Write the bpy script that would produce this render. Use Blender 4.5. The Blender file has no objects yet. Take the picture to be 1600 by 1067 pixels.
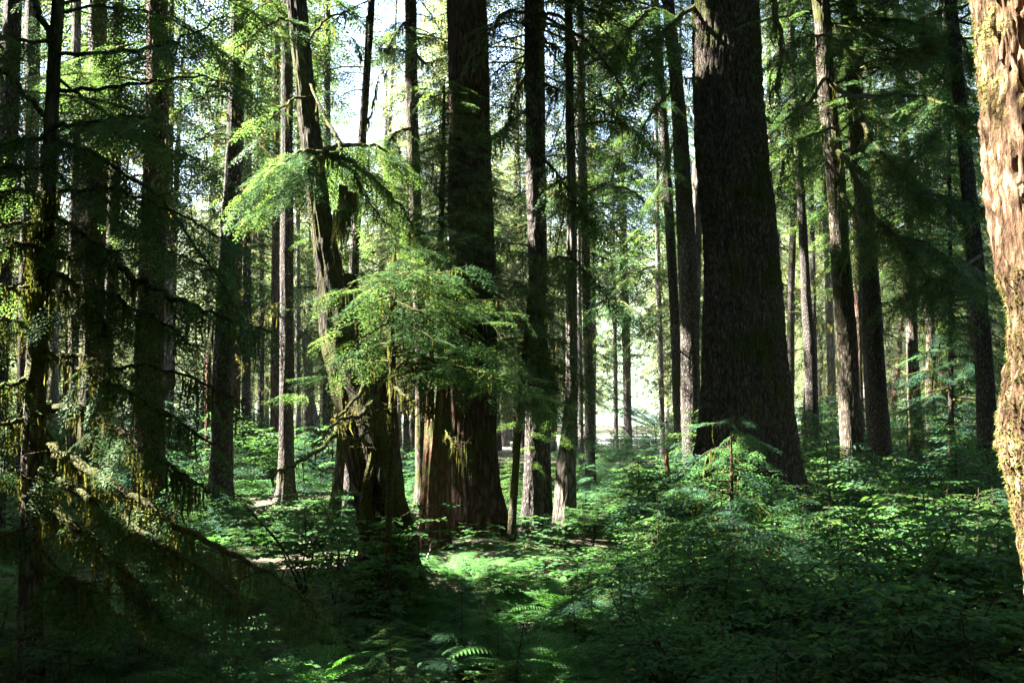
import bpy, math, random
import numpy as np
R = math.radians
# ------------------------------------------------------------------ camera, world, sun, exposure
scene = bpy.context.scene
COL = scene.collection
CZ = 2.0                      # eye height
F = 1555.6                    # focal length in photo pixels (35 mm on 36 mm, 1600 px)
PITCH = math.atan((650 - 533.5) / F)
cam_d = bpy.data.cameras.new('camera'); cam_d.lens = 35; cam_d.sensor_width = 36
cam_d.clip_start = 0.1; cam_d.clip_end = 3000
cam = bpy.data.objects.new('camera', cam_d); COL.objects.link(cam)
cam.location = (0, 0, CZ); cam.rotation_euler = (R(90) + PITCH, 0, 0)
scene.camera = cam
SUN_EL, SUN_AZ = R(42), R(83)          # azimuth measured from the view direction towards the left
S = np.array([-math.cos(SUN_EL) * math.sin(SUN_AZ), math.cos(SUN_EL) * math.cos(SUN_AZ), math.sin(SUN_EL)])
world = bpy.data.worlds.new('World'); scene.world = world; world.use_nodes = True
wn = world.node_tree.nodes; wl = world.node_tree.links; wn.clear()
sky = wn.new('ShaderNodeTexSky'); sky.sky_type = 'NISHITA'; sky.sun_disc = False
sky.sun_elevation = SUN_EL; sky.sun_rotation = -SUN_AZ; sky.air_density = 1.0; sky.dust_density = 1.2; sky.ozone_density = 1.0
bg = wn.new('ShaderNodeBackground'); bg.inputs['Strength'].default_value = 0.05
wo = wn.new('ShaderNodeOutputWorld'); wl.new(sky.outputs[0], bg.inputs[0]); wl.new(bg.outputs[0], wo.inputs[0])
sun_d = bpy.data.lights.new('sun', 'SUN'); sun_d.energy = 5.0; sun_d.angle = R(0.5); sun_d.color = (1.0, 0.94, 0.83)
sun = bpy.data.objects.new('sun', sun_d); COL.objects.link(sun)
from mathutils import Vector, Matrix
sun.rotation_euler = Vector((float(S[0]), float(S[1]), float(S[2]))).to_track_quat('Z', 'Y').to_euler()
scene.view_settings.view_transform = 'Standard'; scene.view_settings.look = 'None'
scene.view_settings.gamma = 1.0; scene.view_settings.exposure = 4.45
scene.cycles.use_denoising = True; scene.cycles.denoising_prefilter = 'NONE'
scene.cycles.sample_clamp_indirect = 0.5; scene.cycles.max_bounces = 6; scene.cycles.diffuse_bounces = 3; scene.cycles.glossy_bounces = 2
scene.cycles.transmission_bounces = 4; scene.cycles.volume_bounces = 0
scene.cycles.caustics_reflective = False; scene.cycles.caustics_refractive = False

# ------------------------------------------------------------------ projection helpers
ct, st = math.cos(PITCH), math.sin(PITCH)
def P(px, py, d):
    """photo pixel at world depth d -> world point"""
    u = (px - 800) / F; v = (533.5 - py) / F
    x, y, z = u, ct - st * v, st + ct * v
    s = d / y
    return np.array([x * s, d, CZ + z * s])
def proj(p):
    x, y, z = p[0], p[1], p[2] - CZ
    dep = y * ct + z * st; up = -y * st + z * ct
    if dep < 0.2: return (-9999, -9999, dep)
    return (800 + F * x / dep, 533.5 - F * up / dep, y)
# ------------------------------------------------------------------ noise
_rt = np.random.RandomState(7).rand(64, 64, 64).astype(np.float32)
def vnoise(x, y, z):
    x = np.asarray(x, dtype=np.float64); y = np.asarray(y, dtype=np.float64); z = np.asarray(z, dtype=np.float64)
    x, y, z = np.broadcast_arrays(x, y, z)
    xi, yi, zi = np.floor(x).astype(int), np.floor(y).astype(int), np.floor(z).astype(int)
    fx, fy, fz = x - xi, y - yi, z - zi
    fx = fx * fx * (3 - 2 * fx); fy = fy * fy * (3 - 2 * fy); fz = fz * fz * (3 - 2 * fz)
    g = lambda a, b, c: _rt[(xi + a) & 63, (yi + b) & 63, (zi + c) & 63]
    c00 = g(0,0,0) * (1 - fx) + g(1,0,0) * fx; c10 = g(0,1,0) * (1 - fx) + g(1,1,0) * fx
    c01 = g(0,0,1) * (1 - fx) + g(1,0,1) * fx; c11 = g(0,1,1) * (1 - fx) + g(1,1,1) * fx
    c0 = c00 * (1 - fy) + c10 * fy; c1 = c01 * (1 - fy) + c11 * fy
    return (c0 * (1 - fz) + c1 * fz) * 2 - 1
def ground_z(x, y):
    x = np.asarray(x, dtype=float); y = np.asarray(y, dtype=float)
    z = 0.16 * vnoise(x * .13 + 3, y * .13 + 9, 0.5) + 0.07 * vnoise(x * .5, y * .5, 4.5)
    z = z + 0.30 * np.exp(-(((x + .45) / 1.5) ** 2 + ((y - 14.6) / 1.5) ** 2))
    z = z + 0.25 * np.exp(-(((x + 1.6) / .9) ** 2 + ((y - 11.0) / .9) ** 2))
    return z
# ------------------------------------------------------------------ materials
def new_mat(name):
    m = bpy.data.materials.new(name); m.use_nodes = True
    m.node_tree.nodes.clear(); return m, m.node_tree.nodes, m.node_tree.links
def ramp(n, stops):
    r = n.new('ShaderNodeValToRGB'); e = r.color_ramp.elements
    while len(e) < len(stops): e.new(0.5)
    for k, (p, c) in enumerate(stops): e[k].position = p; e[k].color = (*c, 1)
    return r
def leaf_mat(name, stops, trans, transl=0.45, rough=0.5, tmul=1.6):
    m, n, l = new_mat(name)
    geo = n.new('ShaderNodeNewGeometry'); tc = n.new('ShaderNodeNewGeometry')
    nz = n.new('ShaderNodeTexNoise'); nz.inputs['Scale'].default_value = 1.3; nz.inputs['Detail'].default_value = 1
    l.new(tc.outputs['Position'], nz.inputs['Vector'])
    mx = n.new('ShaderNodeMath'); mx.operation = 'MULTIPLY_ADD'; mx.inputs[1].default_value = 0.55
    l.new(geo.outputs['Random Per Island'], mx.inputs[0])
    sc = n.new('ShaderNodeMath'); sc.operation = 'MULTIPLY'; sc.inputs[1].default_value = 0.5
    l.new(nz.outputs[0], sc.inputs[0]); l.new(sc.outputs[0], mx.inputs[2])
    r = ramp(n, stops); l.new(mx.outputs[0], r.inputs[0])
    pb = n.new('ShaderNodeBsdfPrincipled'); pb.inputs['Roughness'].default_value = rough
    pb.inputs['Specular IOR Level'].default_value = 0.05
    l.new(r.outputs[0], pb.inputs['Base Color'])
    tr = n.new('ShaderNodeBsdfTranslucent')
    mc = n.new('ShaderNodeMix'); mc.data_type = 'RGBA'; mc.blend_type = 'MULTIPLY'; mc.inputs[0].default_value = 1
    l.new(r.outputs[0], mc.inputs[6]); mc.inputs[7].default_value = (*trans, 1)
    l.new(mc.outputs[2], tr.inputs[0])
    ms = n.new('ShaderNodeMixShader'); ms.inputs[0].default_value = transl
    l.new(pb.outputs[0], ms.inputs[1]); l.new(tr.outputs[0], ms.inputs[2])
    o = n.new('ShaderNodeOutputMaterial'); l.new(ms.outputs[0], o.inputs[0]); return m
def bark_mat(name, dark, mid, light, moss=0.5, mosscol=(.042, .05, .010), scale=1.0, bump=0.8, zs=3.2):
    m, n, l = new_mat(name)
    tc = n.new('ShaderNodeTexCoord'); oi = n.new('ShaderNodeObjectInfo')
    add = n.new('ShaderNodeVectorMath'); add.operation = 'ADD'
    rv = n.new('ShaderNodeMath'); rv.operation = 'MULTIPLY'; rv.inputs[1].default_value = 37.0
    l.new(oi.outputs['Random'], rv.inputs[0]); l.new(tc.outputs['Object'], add.inputs[0]); l.new(rv.outputs[0], add.inputs[1])
    mp = n.new('ShaderNodeMapping'); mp.inputs['Scale'].default_value = (14 * scale, 14 * scale, zs * scale)
    l.new(add.outputs[0], mp.inputs[0])
    nw = n.new('ShaderNodeTexNoise'); nw.inputs['Scale'].default_value = .6; nw.inputs['Detail'].default_value = 3
    l.new(mp.outputs[0], nw.inputs['Vector'])
    dv = n.new('ShaderNodeVectorMath'); dv.operation = 'MULTIPLY_ADD'; dv.inputs[1].default_value = (1.4, 1.4, 1.4)
    l.new(nw.outputs['Color'], dv.inputs[0]); l.new(mp.outputs[0], dv.inputs[2])
    vo = n.new('ShaderNodeTexVoronoi'); vo.feature = 'DISTANCE_TO_EDGE'; vo.inputs['Scale'].default_value = 1.0
    l.new(dv.outputs[0], vo.inputs['Vector'])
    n2 = n.new('ShaderNodeTexNoise'); n2.inputs['Scale'].default_value = 3.0; n2.inputs['Detail'].default_value = 6; n2.inputs['Roughness'].default_value = .7
    l.new(mp.outputs[0], n2.inputs['Vector'])
    h = n.new('ShaderNodeMath'); h.operation = 'MULTIPLY_ADD'; h.inputs[1].default_value = 1.3
    cl = n.new('ShaderNodeMath'); cl.operation = 'MINIMUM'; cl.inputs[1].default_value = .32
    l.new(vo.outputs['Distance'], cl.inputs[0]); l.new(cl.outputs[0], h.inputs[0])
    hs = n.new('ShaderNodeMath'); hs.operation = 'MULTIPLY'; hs.inputs[1].default_value = .75
    l.new(n2.outputs[0], hs.inputs[0]); l.new(hs.outputs[0], h.inputs[2])
    cr = ramp(n, [(.28, dark), (.55, mid), (.85, light)]); l.new(h.outputs[0], cr.inputs[0])
    # moss
    m1 = n.new('ShaderNodeTexNoise'); m1.inputs['Scale'].default_value = 1.1; m1.inputs['Detail'].default_value = 8; m1.inputs['Roughness'].default_value = .68
    l.new(add.outputs[0], m1.inputs['Vector'])
    mr = n.new('ShaderNodeMapRange'); a = .66 - .3 * moss
    mr.inputs[1].default_value = a; mr.inputs[2].default_value = a + .07; mr.clamp = True
    l.new(m1.outputs[0], mr.inputs[0])
    m2 = n.new('ShaderNodeTexNoise'); m2.inputs['Scale'].default_value = 60; m2.inputs['Detail'].default_value = 4
    l.new(add.outputs[0], m2.inputs['Vector'])
    mcr = ramp(n, [(.3, tuple(c * .35 for c in mosscol)), (.55, mosscol), (.75, tuple(c * 1.9 for c in mosscol))]); l.new(m2.outputs[0], mcr.inputs[0])
    mix = n.new('ShaderNodeMix'); mix.data_type = 'RGBA'
    l.new(mr.outputs[0], mix.inputs[0]); l.new(cr.outputs[0], mix.inputs[6]); l.new(mcr.outputs[0], mix.inputs[7])
    pb = n.new('ShaderNodeBsdfPrincipled'); pb.inputs['Roughness'].default_value = .85; pb.inputs['Specular IOR Level'].default_value = .15
    l.new(mix.outputs[2], pb.inputs['Base Color'])
    b = n.new('ShaderNodeBump'); b.inputs['Strength'].default_value = bump; b.inputs['Distance'].default_value = .05
    hh = n.new('ShaderNodeMix'); hh.data_type = 'FLOAT'
    l.new(mr.outputs[0], hh.inputs[0]); l.new(h.outputs[0], hh.inputs[2]); l.new(m2.outputs[0], hh.inputs[3])
    l.new(hh.outputs[0], b.inputs['Height']); l.new(b.outputs[0], pb.inputs['Normal'])
    o = n.new('ShaderNodeOutputMaterial'); l.new(pb.outputs[0], o.inputs[0]); return m
M = {}
M['needle'] = leaf_mat('hemlock_needles', [(.15, (.018, .048, .024)), (.5, (.040, .092, .036)), (.9, (.08, .135, .04))], (2.3, 1.9, 1.05), .47, .5)
M['needle_far'] = leaf_mat('hazy_far_needles', [(.15, (.05, .075, .05)), (.5, (.10, .13, .08)), (.9, (.16, .185, .11))], (2.0, 1.9, 1.1), .5)  # paler, less green than the near needles: distance haze put into the colour
M['needle_young'] = leaf_mat('young_needles', [(.15, (.020, .055, .044)), (.5, (.038, .092, .062)), (.9, (.07, .135, .06))], (2.1, 2.1, .9), .45, .5)
M['leaf'] = leaf_mat('broad_leaf', [(.1, (.03, .075, .03)), (.5, (.040, .098, .046)), (.85, (.072, .14, .05)), (1, (.17, .18, .04))], (1.9, 2.0, .7), .45, .5)
M['fern'] = leaf_mat('fern_leaf', [(.1, (.035, .10, .035)), (.9, (.08, .19, .05))], (1.6, 1.9, .7), .4, .5)
M['moss'] = leaf_mat('hanging_moss', [(.1, (.045, .045, .014)), (.6, (.10, .10, .03)), (1, (.18, .165, .05))], (1.4, 1.4, .9), .4, .9)
M['dead'] = leaf_mat('dry_twigs', [(.1, (.06, .05, .035)), (1, (.16, .14, .10))], (1, 1, 1), .1, .9)
M['bark'] = bark_mat('grey_brown_bark', (.012, .010, .009), (.048, .040, .034), (.13, .118, .108), .25, scale=1.6, zs=5.5)
M['bark_dark'] = bark_mat('dark_mossy_bark', (.010, .009, .007), (.035, .028, .02), (.08, .07, .05), .55, (.05, .05, .012), scale=1.5)
M['bark_big'] = bark_mat('furrowed_bark', (.012, .010, .009), (.065, .050, .040), (.12, .10, .085), .45, scale=1.6, bump=1.0, zs=5)
M['bark_mossy'] = bark_mat('mossy_bark', (.016, .013, .010), (.065, .052, .038), (.17, .15, .12), 0.5, (.055, .058, .014), scale=1.3)
M['bark_red'] = bark_mat('red_brown_bark', (.012, .007, .005), (.058, .032, .021), (.10, .066, .048), .2, scale=1.0)
M['bark_near'] = bark_mat('sunlit_flaky_bark', (.04, .022, .014), (.15, .09, .05), (.36, .25, .165), .55, (.15, .13, .035), scale=1.5, bump=1.0)
M['wood_red'] = bark_mat('weathered_red_wood', (.026, .011, .006), (.08, .036, .02), (.15, .08, .044), .38, scale=1.0)
M['wood_grey'] = bark_mat('weathered_grey_wood', (.03, .025, .02), (.11, .095, .08), (.24, .22, .19), .3, scale=1.0)
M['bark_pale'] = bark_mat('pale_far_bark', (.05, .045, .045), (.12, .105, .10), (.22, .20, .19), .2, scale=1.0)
M['limb'] = bark_mat('mossy_limb', (.016, .013, .009), (.045, .036, .024), (.10, .085, .06), .85, (.06, .062, .014), scale=2)
M['twig'] = bark_mat('shrub_stem', (.02, .012, .008), (.06, .036, .024), (.12, .08, .055), .3, scale=3)
def ground_mat():
    m, n, l = new_mat('forest_soil')
    tc = n.new('ShaderNodeNewGeometry')
    a = n.new('ShaderNodeTexNoise'); a.inputs['Scale'].default_value = .7; a.inputs['Detail'].default_value = 8; l.new(tc.outputs['Position'], a.inputs['Vector'])
    b = n.new('ShaderNodeTexNoise'); b.inputs['Scale'].default_value = 22; b.inputs['Detail'].default_value = 6; l.new(tc.outputs['Position'], b.inputs['Vector'])
    r1 = ramp(n, [(.3, (.018, .012, .008)), (.7, (.07, .045, .028))]); l.new(b.outputs[0], r1.inputs[0])
    r2 = ramp(n, [(.3, (.02, .035, .008)), (.7, (.07, .10, .02))]); l.new(b.outputs[0], r2.inputs[0])
    mr = n.new('ShaderNodeMapRange'); mr.inputs[1].default_value = .48; mr.inputs[2].default_value = .58; l.new(a.outputs[0], mr.inputs[0])
    mx = n.new('ShaderNodeMix'); mx.data_type = 'RGBA'; l.new(mr.outputs[0], mx.inputs[0]); l.new(r1.outputs[0], mx.inputs[6]); l.new(r2.outputs[0], mx.inputs[7])
    pb = n.new('ShaderNodeBsdfPrincipled'); pb.inputs['Roughness'].default_value = .95; l.new(mx.outputs[2], pb.inputs['Base Color'])
    bp = n.new('ShaderNodeBump'); bp.inputs['Strength'].default_value = .9; bp.inputs['Distance'].default_value = .05; l.new(b.outputs[0], bp.inputs['Height']); l.new(bp.outputs[0], pb.inputs['Normal'])
    o = n.new('ShaderNodeOutputMaterial'); l.new(pb.outputs[0], o.inputs[0]); return m
M['soil'] = ground_mat()
def simple_mat(name, c1, c2, sc):
    m, n, l = new_mat(name)
    tc = n.new('ShaderNodeNewGeometry')
    b = n.new('ShaderNodeTexNoise'); b.inputs['Scale'].default_value = sc; b.inputs['Detail'].default_value = 8; l.new(tc.outputs['Position'], b.inputs['Vector'])
    r1 = ramp(n, [(.35, c1), (.65, c2)]); l.new(b.outputs[0], r1.inputs[0])
    pb = n.new('ShaderNodeBsdfPrincipled'); pb.inputs['Roughness'].default_value = .95; l.new(r1.outputs[0], pb.inputs['Base Color'])
    o = n.new('ShaderNodeOutputMaterial'); l.new(pb.outputs[0], o.inputs[0]); return m
M['gravel'] = simple_mat('river_gravel', (.28, .27, .25), (.5, .48, .45), 3)
M['hill'] = simple_mat('far_wooded_slope', (.03, .06, .03), (.08, .13, .06), .12)
# ------------------------------------------------------------------ mesh accumulator
class Geo:
    def __init__(self): self.v = []; self.q = []; self.m = []; self.s = []; self.n = 0
    def add(self, v, q, mi=0, smooth=False):
        v = np.asarray(v, dtype=np.float32).reshape(-1, 3); q = np.asarray(q, dtype=np.int64)
        if len(v) == 0 or len(q) == 0: return
        self.v.append(v); self.q.append(q + self.n); self.n += len(v)
        self.m.append(np.full(len(q), mi, np.int32)); self.s.append(np.full(len(q), smooth, bool))
    def leaves(self, v4, mi):               # (N,4,3)
        if len(v4) == 0: return
        self.add(v4.reshape(-1, 3), np.arange(len(v4) * 4).reshape(-1, 4), mi)
    def mesh(self, name, mats):
        v = np.concatenate(self.v); q = np.concatenate(self.q).astype(np.int32); k = len(q)
        me = bpy.data.meshes.new(name)
        me.vertices.add(len(v)); me.vertices.foreach_set('co', v.ravel())
        me.loops.add(k * 4); me.loops.foreach_set('vertex_index', q.ravel())
        me.polygons.add(k); me.polygons.foreach_set('loop_start', np.arange(0, 4 * k, 4, dtype=np.int32))
        me.polygons.foreach_set('loop_total', np.full(k, 4, np.int32))
        for mm in mats: me.materials.append(M[mm])
        me.polygons.foreach_set('material_index', np.concatenate(self.m))
        me.polygons.foreach_set('use_smooth', np.concatenate(self.s))
        me.update(calc_edges=True); return me
    def obj(self, name, mats, parent=None, loc=None):
        if not self.v: return None
        if parent is not None and loc is None: loc = parent.location
        if loc is not None:
            off = np.array(loc, dtype=np.float32); self.v = [a - off for a in self.v]
        o = bpy.data.objects.new(name, self.mesh(name, mats)); COL.objects.link(o)
        if parent is not None: o.parent = parent
        elif loc is not None: o.location = tuple(float(c) for c in loc)
        return o
def thing(name, label, cat, loc, group=None):
    o = bpy.data.objects.new(name, None); COL.objects.link(o); o.empty_display_size = .2
    o.location = tuple(float(c) for c in loc); o['label'] = label; o['category'] = cat
    if group: o['group'] = group
    return o
def copy_tree(o, loc, rz, sc):
    c = o.copy(); COL.objects.link(c); c.location = tuple(float(k) for k in loc); c.rotation_euler = (0, 0, rz); c.scale = (sc, sc, sc)
    for ch in o.children:
        d = ch.copy(); COL.objects.link(d); d.parent = c
    return c
def nrm(a): return a / (np.linalg.norm(a, axis=-1, keepdims=True) + 1e-9)
def tube(pts, rads, seg=6, disp=None, rings=False):
    pts = np.asarray(pts, float); rads = np.asarray(rads, float); N = len(pts)
    T = nrm(np.gradient(pts, axis=0))
    if rings: A = np.tile([1., 0, 0], (N, 1)); B = np.tile([0, 1., 0], (N, 1))
    else:
        ref = np.where(np.abs(T[:, 2:3]) > .85, np.array([[1., 0, 0]]), np.array([[0, 0, 1.]]))
        if abs(T[:, 2]).mean() > .7: ref = np.tile([1., 0, 0], (N, 1))
        A = nrm(np.cross(T, ref)); B = nrm(np.cross(T, A))
    th = np.linspace(0, 2 * np.pi, seg, endpoint=False)
    rr = np.tile(rads[:, None], (1, seg))
    if disp is not None: rr = disp(th[None, :], np.arange(N)[:, None], rr)
    v = pts[:, None, :] + rr[..., None] * (np.cos(th)[None, :, None] * A[:, None, :] + np.sin(th)[None, :, None] * B[:, None, :])
    i = np.arange(N - 1)[:, None] * seg; j = np.arange(seg)[None, :]; jn = (j + 1) % seg
    q = np.stack([i + j, i + jn, i + seg + jn, i + seg + j], -1).reshape(-1, 4)
    return v.reshape(-1, 3), q
def catmull(pts, n):
    """smooth resample of rows (any columns) to n rows"""
    p = np.asarray(pts, float)
    if len(p) == 2: t = np.linspace(0, 1, n)[:, None]; return p[0] * (1 - t) + p[1] * t
    p = np.vstack([2 * p[0] - p[1], p, 2 * p[-1] - p[-2]])
    seg = len(p) - 3; out = []
    for t in np.linspace(0, seg - 1e-6, n):
        k = int(t); f = t - k; a, b, c, d = p[k:k + 4]
        out.append(.5 * (2 * b + (c - a) * f + (2 * a - 5 * b + 4 * c - d) * f ** 2 + (3 * b - a - 3 * c + d) * f ** 3))
    return np.array(out)
# ------------------------------------------------------------------ foliage templates
def spray(rng, L, ll, lw, sp2, sp3, wide=.34, mn=.3):
    """flat feathery hemlock spray lying along +X; returns leaf quads (N,4,3)"""
    out = []
    def blade(b, dr, l, w, up):
        sd = np.cross(dr, up); sd = sd / (np.linalg.norm(sd) + 1e-9)
        out.append([b, b + dr * l * .45 + sd * w * .5, b + dr * l, b + dr * l * .45 - sd * w * .5])
    n2 = max(3, int(L / sp2)); droop = rng.uniform(.12, .3)
    ax = lambda t: np.array([L * t, .03 * L * math.sin(3 * t), -droop * L * t * t])
    for k in range(n2):
        t = (k + .4) / n2; b = ax(t)
        env = (1 - t) ** .8 * min(1, (t + mn) * 1.6)
        for s in (-1, 1):
            l2 = L * wide * env * rng.uniform(.7, 1.15) + ll * .5
            an = s * R(rng.uniform(42, 62)); d2 = np.array([math.cos(an), math.sin(an), rng.uniform(-.22, .08)])
            n3 = max(1, int(l2 / sp3))
            for j in range(n3 + 1):
                u = (j + .2) / (n3 + .2); p = b + d2 * l2 * u + np.array([0, 0, -.25 * l2 * u * u])
                l3 = ll * (1.1 - .45 * u) * rng.uniform(.75, 1.2)
                up = nrm(np.array([rng.uniform(-.45, .45), rng.uniform(-.45, .45), 1.]))
                if j == n3: blade(p, nrm(d2 + np.array([0, 0, -.3])), l3, lw, up)
                else:
                    for s3 in (-1, 1):
                        a3 = an + s3 * R(rng.uniform(38, 58))
                        blade(p, np.array([math.cos(a3), math.sin(a3), rng.uniform(-.35, .1)]), l3, lw, up)
    blade(ax(.97), np.array([1, 0, -.3]), ll, lw, np.array([0, 0, 1.]))
    return np.array(out)
LOD = {0: (.050, .0125, .042, .026), 1: (.080, .020, .070, .045), 2: (.17, .055, .15, .11), 3: (.46, .24, .36, .30), -1: (.042, .0115, .034, .024)}
_tp = {}
def hang(rng, pts, n, l0, l1, w=.02):
    n = int(n * 1.6); w = w * .62
    """hanging moss strips from given points"""
    out = []
    for _ in range(n):
        p = pts[rng.randint(len(pts))] + np.array([rng.normal(0, .02), rng.normal(0, .02), 0])
        l = rng.uniform(l0, l1) * rng.uniform(.3, 1); a = rng.uniform(0, 6.28); s = np.array([math.cos(a), math.sin(a), 0]) * w * rng.uniform(.5, 1.3)
        q = p + np.array([rng.normal(0, .05) * l, rng.normal(0, .05) * l, -l * .55]); e = p + np.array([rng.normal(0, .08) * l, rng.normal(0, .08) * l, -l])
        out.append([p - s * .7, p + s * .7, q + s, q - s * .8]); out.append([q - s * .8, q + s, e + s * .12, e - s * .12])
    return np.array(out) if out else np.zeros((0, 4, 3))
def branch_tpl(L, lod, kind, var):
    """branch along +X of length L. kind: leafy / sparse / dead"""
    Lc = round(L * 2) / 2 if L > .75 else .5
    key = (Lc, lod, kind, var)
    if key in _tp: return _tp[key], L / Lc
    rng = np.random.RandomState(abs(hash((int(Lc * 10), lod, len(kind), var))) % 2 ** 31)
    L = Lc; ll, lw, s2, s3 = LOD[lod]
    rise, dr = rng.uniform(-.05, .25), rng.uniform(.25, .6)
    t = np.linspace(0, 1, 7); bend = rng.uniform(-.12, .12)
    pts = np.stack([L * t, L * (bend * np.sin(3 * t) + .02 * rng.randn(7)), L * (rise * t - dr * t * t)], 1)
    g_w = [tube(pts, (.003 + .008 * L ** 1.3) * (1 - .85 * t) * (.45 if lod == 3 else 1), 4 if lod < 3 else 3)]
    lv = []; ms = []
    f = lambda u: np.array([np.interp(u, t, pts[:, k]) for k in range(3)])
    if kind != 'dead':
        sp = {0: .2, 1: .26, 2: .42, 3: .8}[lod] * (1 if kind == 'leafy' else 1.9)
        n = max(2, int(L * .85 / sp))
        for k in range(n + 1):
            u = .15 + .85 * k / n; b = f(u); term = k == n
            ls = (min(1.3, .5 * L * (1.05 - u) + .22) if not term else min(.9, .3 * L + .2)) * rng.uniform(.75, 1.15)
            if lod == 3: ls *= 1.3
            a = 0 if term else (1 if k % 2 else -1) * R(rng.uniform(38, 70))
            sq = spray(rng, ls, ll, lw, s2, s3)
            ro = R(rng.uniform(-25, 25)); pi = R(rng.uniform(-5, 30))
            Rm = np.array(Matrix.Rotation(a, 3, 'Z') @ Matrix.Rotation(pi, 3, 'Y') @ Matrix.Rotation(ro, 3, 'X'))
            lv.append(sq @ Rm.T + b)
    if kind != 'leafy' and lod < 3:
        for k in range(int(L * 5)):
            u = rng.uniform(.15, 1); b = f(u); a = rng.uniform(-1.3, 1.3); l = rng.uniform(.15, .45) * (1.2 - u * .5) * min(L, 2)
            e = b + l * np.array([math.cos(a), math.sin(a), rng.uniform(-.6, .3)]); mdl = (b + e) / 2 + rng.randn(3) * l * .12
            g_w.append(tube([b, mdl, e], [.007, .005, .002], 3))
            if kind == 'dead': ms.append(hang(rng, [b, mdl, (b + mdl) / 2, e], 2 if lod else 3, .06, .25, .012 * (1 + lod)))
    if lod < 3: ms.append(hang(rng, [f(u) for u in np.linspace(.05, .8, 14)], int(L * (5 if kind == 'leafy' else 10) / (1 + .5 * lod)), .08, .38, .012 * (1 + .6 * lod)))
    wv = []; wq = []; o = 0
    for v, q in g_w: wv.append(v); wq.append(q + o); o += len(v)
    r = (np.concatenate(wv), np.concatenate(wq), np.concatenate(lv) if lv else np.zeros((0, 4, 3)), np.concatenate(ms) if ms else np.zeros((0, 4, 3)))
    _tp[key] = r; return r, 1.0
def put_branch(g, L, lod, kind, var, base, az, pitch, roll=0.):
    (wv, wq, lv, ms), sc = branch_tpl(L, lod, kind, var)
    Rm = np.array(Matrix.Rotation(az, 3, 'Z') @ Matrix.Rotation(-pitch, 3, 'Y') @ Matrix.Rotation(roll, 3, 'X')) * sc
    g.add(wv @ Rm.T + base, wq, 0, True)
    if len(lv): g.leaves(lv @ Rm.T + base, 1)
    if len(ms):      # moss hangs straight down: rotate only about Z
        c = ms.reshape(-1, 8, 3); a = c[:, :1, :]
        g.leaves(((a @ Rm.T) + (c - a)).reshape(-1, 4, 3) + base, 2)
    return
# ------------------------------------------------------------------ light gaps and view corridors
LIT = []
def lit(px, py, d, r): LIT.append((*P(px, py, d), r))
for y in range(0, 1001, 100): lit(1575, y, 3.0, .42)
for x, y, d, r in [(1288, 60, 22, .45), (1296, 160, 22, .5), (1302, 250, 22, .5), (1308, 340, 22, .4), (1325, 540, 22, .4), (1330, 620, 22, .5), (1335, 680, 22, .4),
    (1425, 560, 30, .5), (1428, 640, 30, .6), (1455, 600, 33, .7), (1520, 690, 34, .5), (1290, 430, 38, .6), (1180, 340, 14, .12),
    (430, 310, 10.4, .6), (480, 275, 10.4, .6), (540, 270, 10.9, .7), (600, 270, 11.0, .7), (640, 330, 11.1, .6), (560, 330, 10.9, .6),
    (560, 420, 9.2, .3), (620, 440, 9.2, .35), (690, 430, 9.2, .35), (760, 470, 9.2, .3), (660, 520, 9.2, .25), (640, 600, 9.2, .22), (740, 575, 9.2, .25), (820, 605, 9.2, .2),
    (45, 420, 7.5, .22), (50, 490, 7.5, .22), (60, 340, 7.5, .15), (10, 560, 7.5, .2), (20, 690, 7.5, .2),
    (230, 785, 6.8, .13), (270, 820, 6.8, .14), (310, 850, 6.8, .1),
    (940, 960, 9.8, .35), (880, 975, 9.5, .25), (800, 880, 12, .3), (690, 880, 12.4, .25), (720, 900, 11.5, .25), (980, 900, 10, .2), (1000, 720, 17, .5), (870, 800, 15.0, .2),
    (1240, 185, 14, .45), (1420, 145, 14, .5), (1500, 165, 14, .3), (750, 130, 13, .25), (895, 250, 20, .5), (893, 560, 16, .25),
    (300, 640, 27, 1.6), (290, 720, 24, 1.3), (400, 720, 26, 1.6), (470, 740, 22, 1.0), (420, 600, 22, .8), (520, 680, 28, 1.3), (400, 830, 16, .8), (480, 850, 14, .5), (330, 780, 20, .8),
    (950, 760, 20, 1.1), (1010, 690, 24, 1.1), (930, 830, 15, .6), (1050, 780, 17, .35), (1350, 770, 15, .3), (1420, 790, 14, .25), (1480, 600, 26, .9), (1230, 720, 24, .6),
    (250, 130, 20, 1.8), (380, 60, 20, 1.8), (330, 250, 24, 1.8), (200, 330, 24, 1.3), (450, 200, 22, 1.), (150, 480, 24, 1.), (50, 250, 22, 1.2), (740, 840, 13.9, .1),
    (450, 450, 24, 1.0), (280, 480, 26, 1.4), (860, 420, 22, 1.0)]:
    lit(x, y, d, r)
LIT = np.array(LIT)
def blocks_light(c, r):
    v = c - LIT[:, :3]; t = v @ S
    perp = np.linalg.norm(v - t[:, None] * S, axis=1)
    return bool(np.any((t > 1.2) & (perp < LIT[:, 3] + r)))
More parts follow.
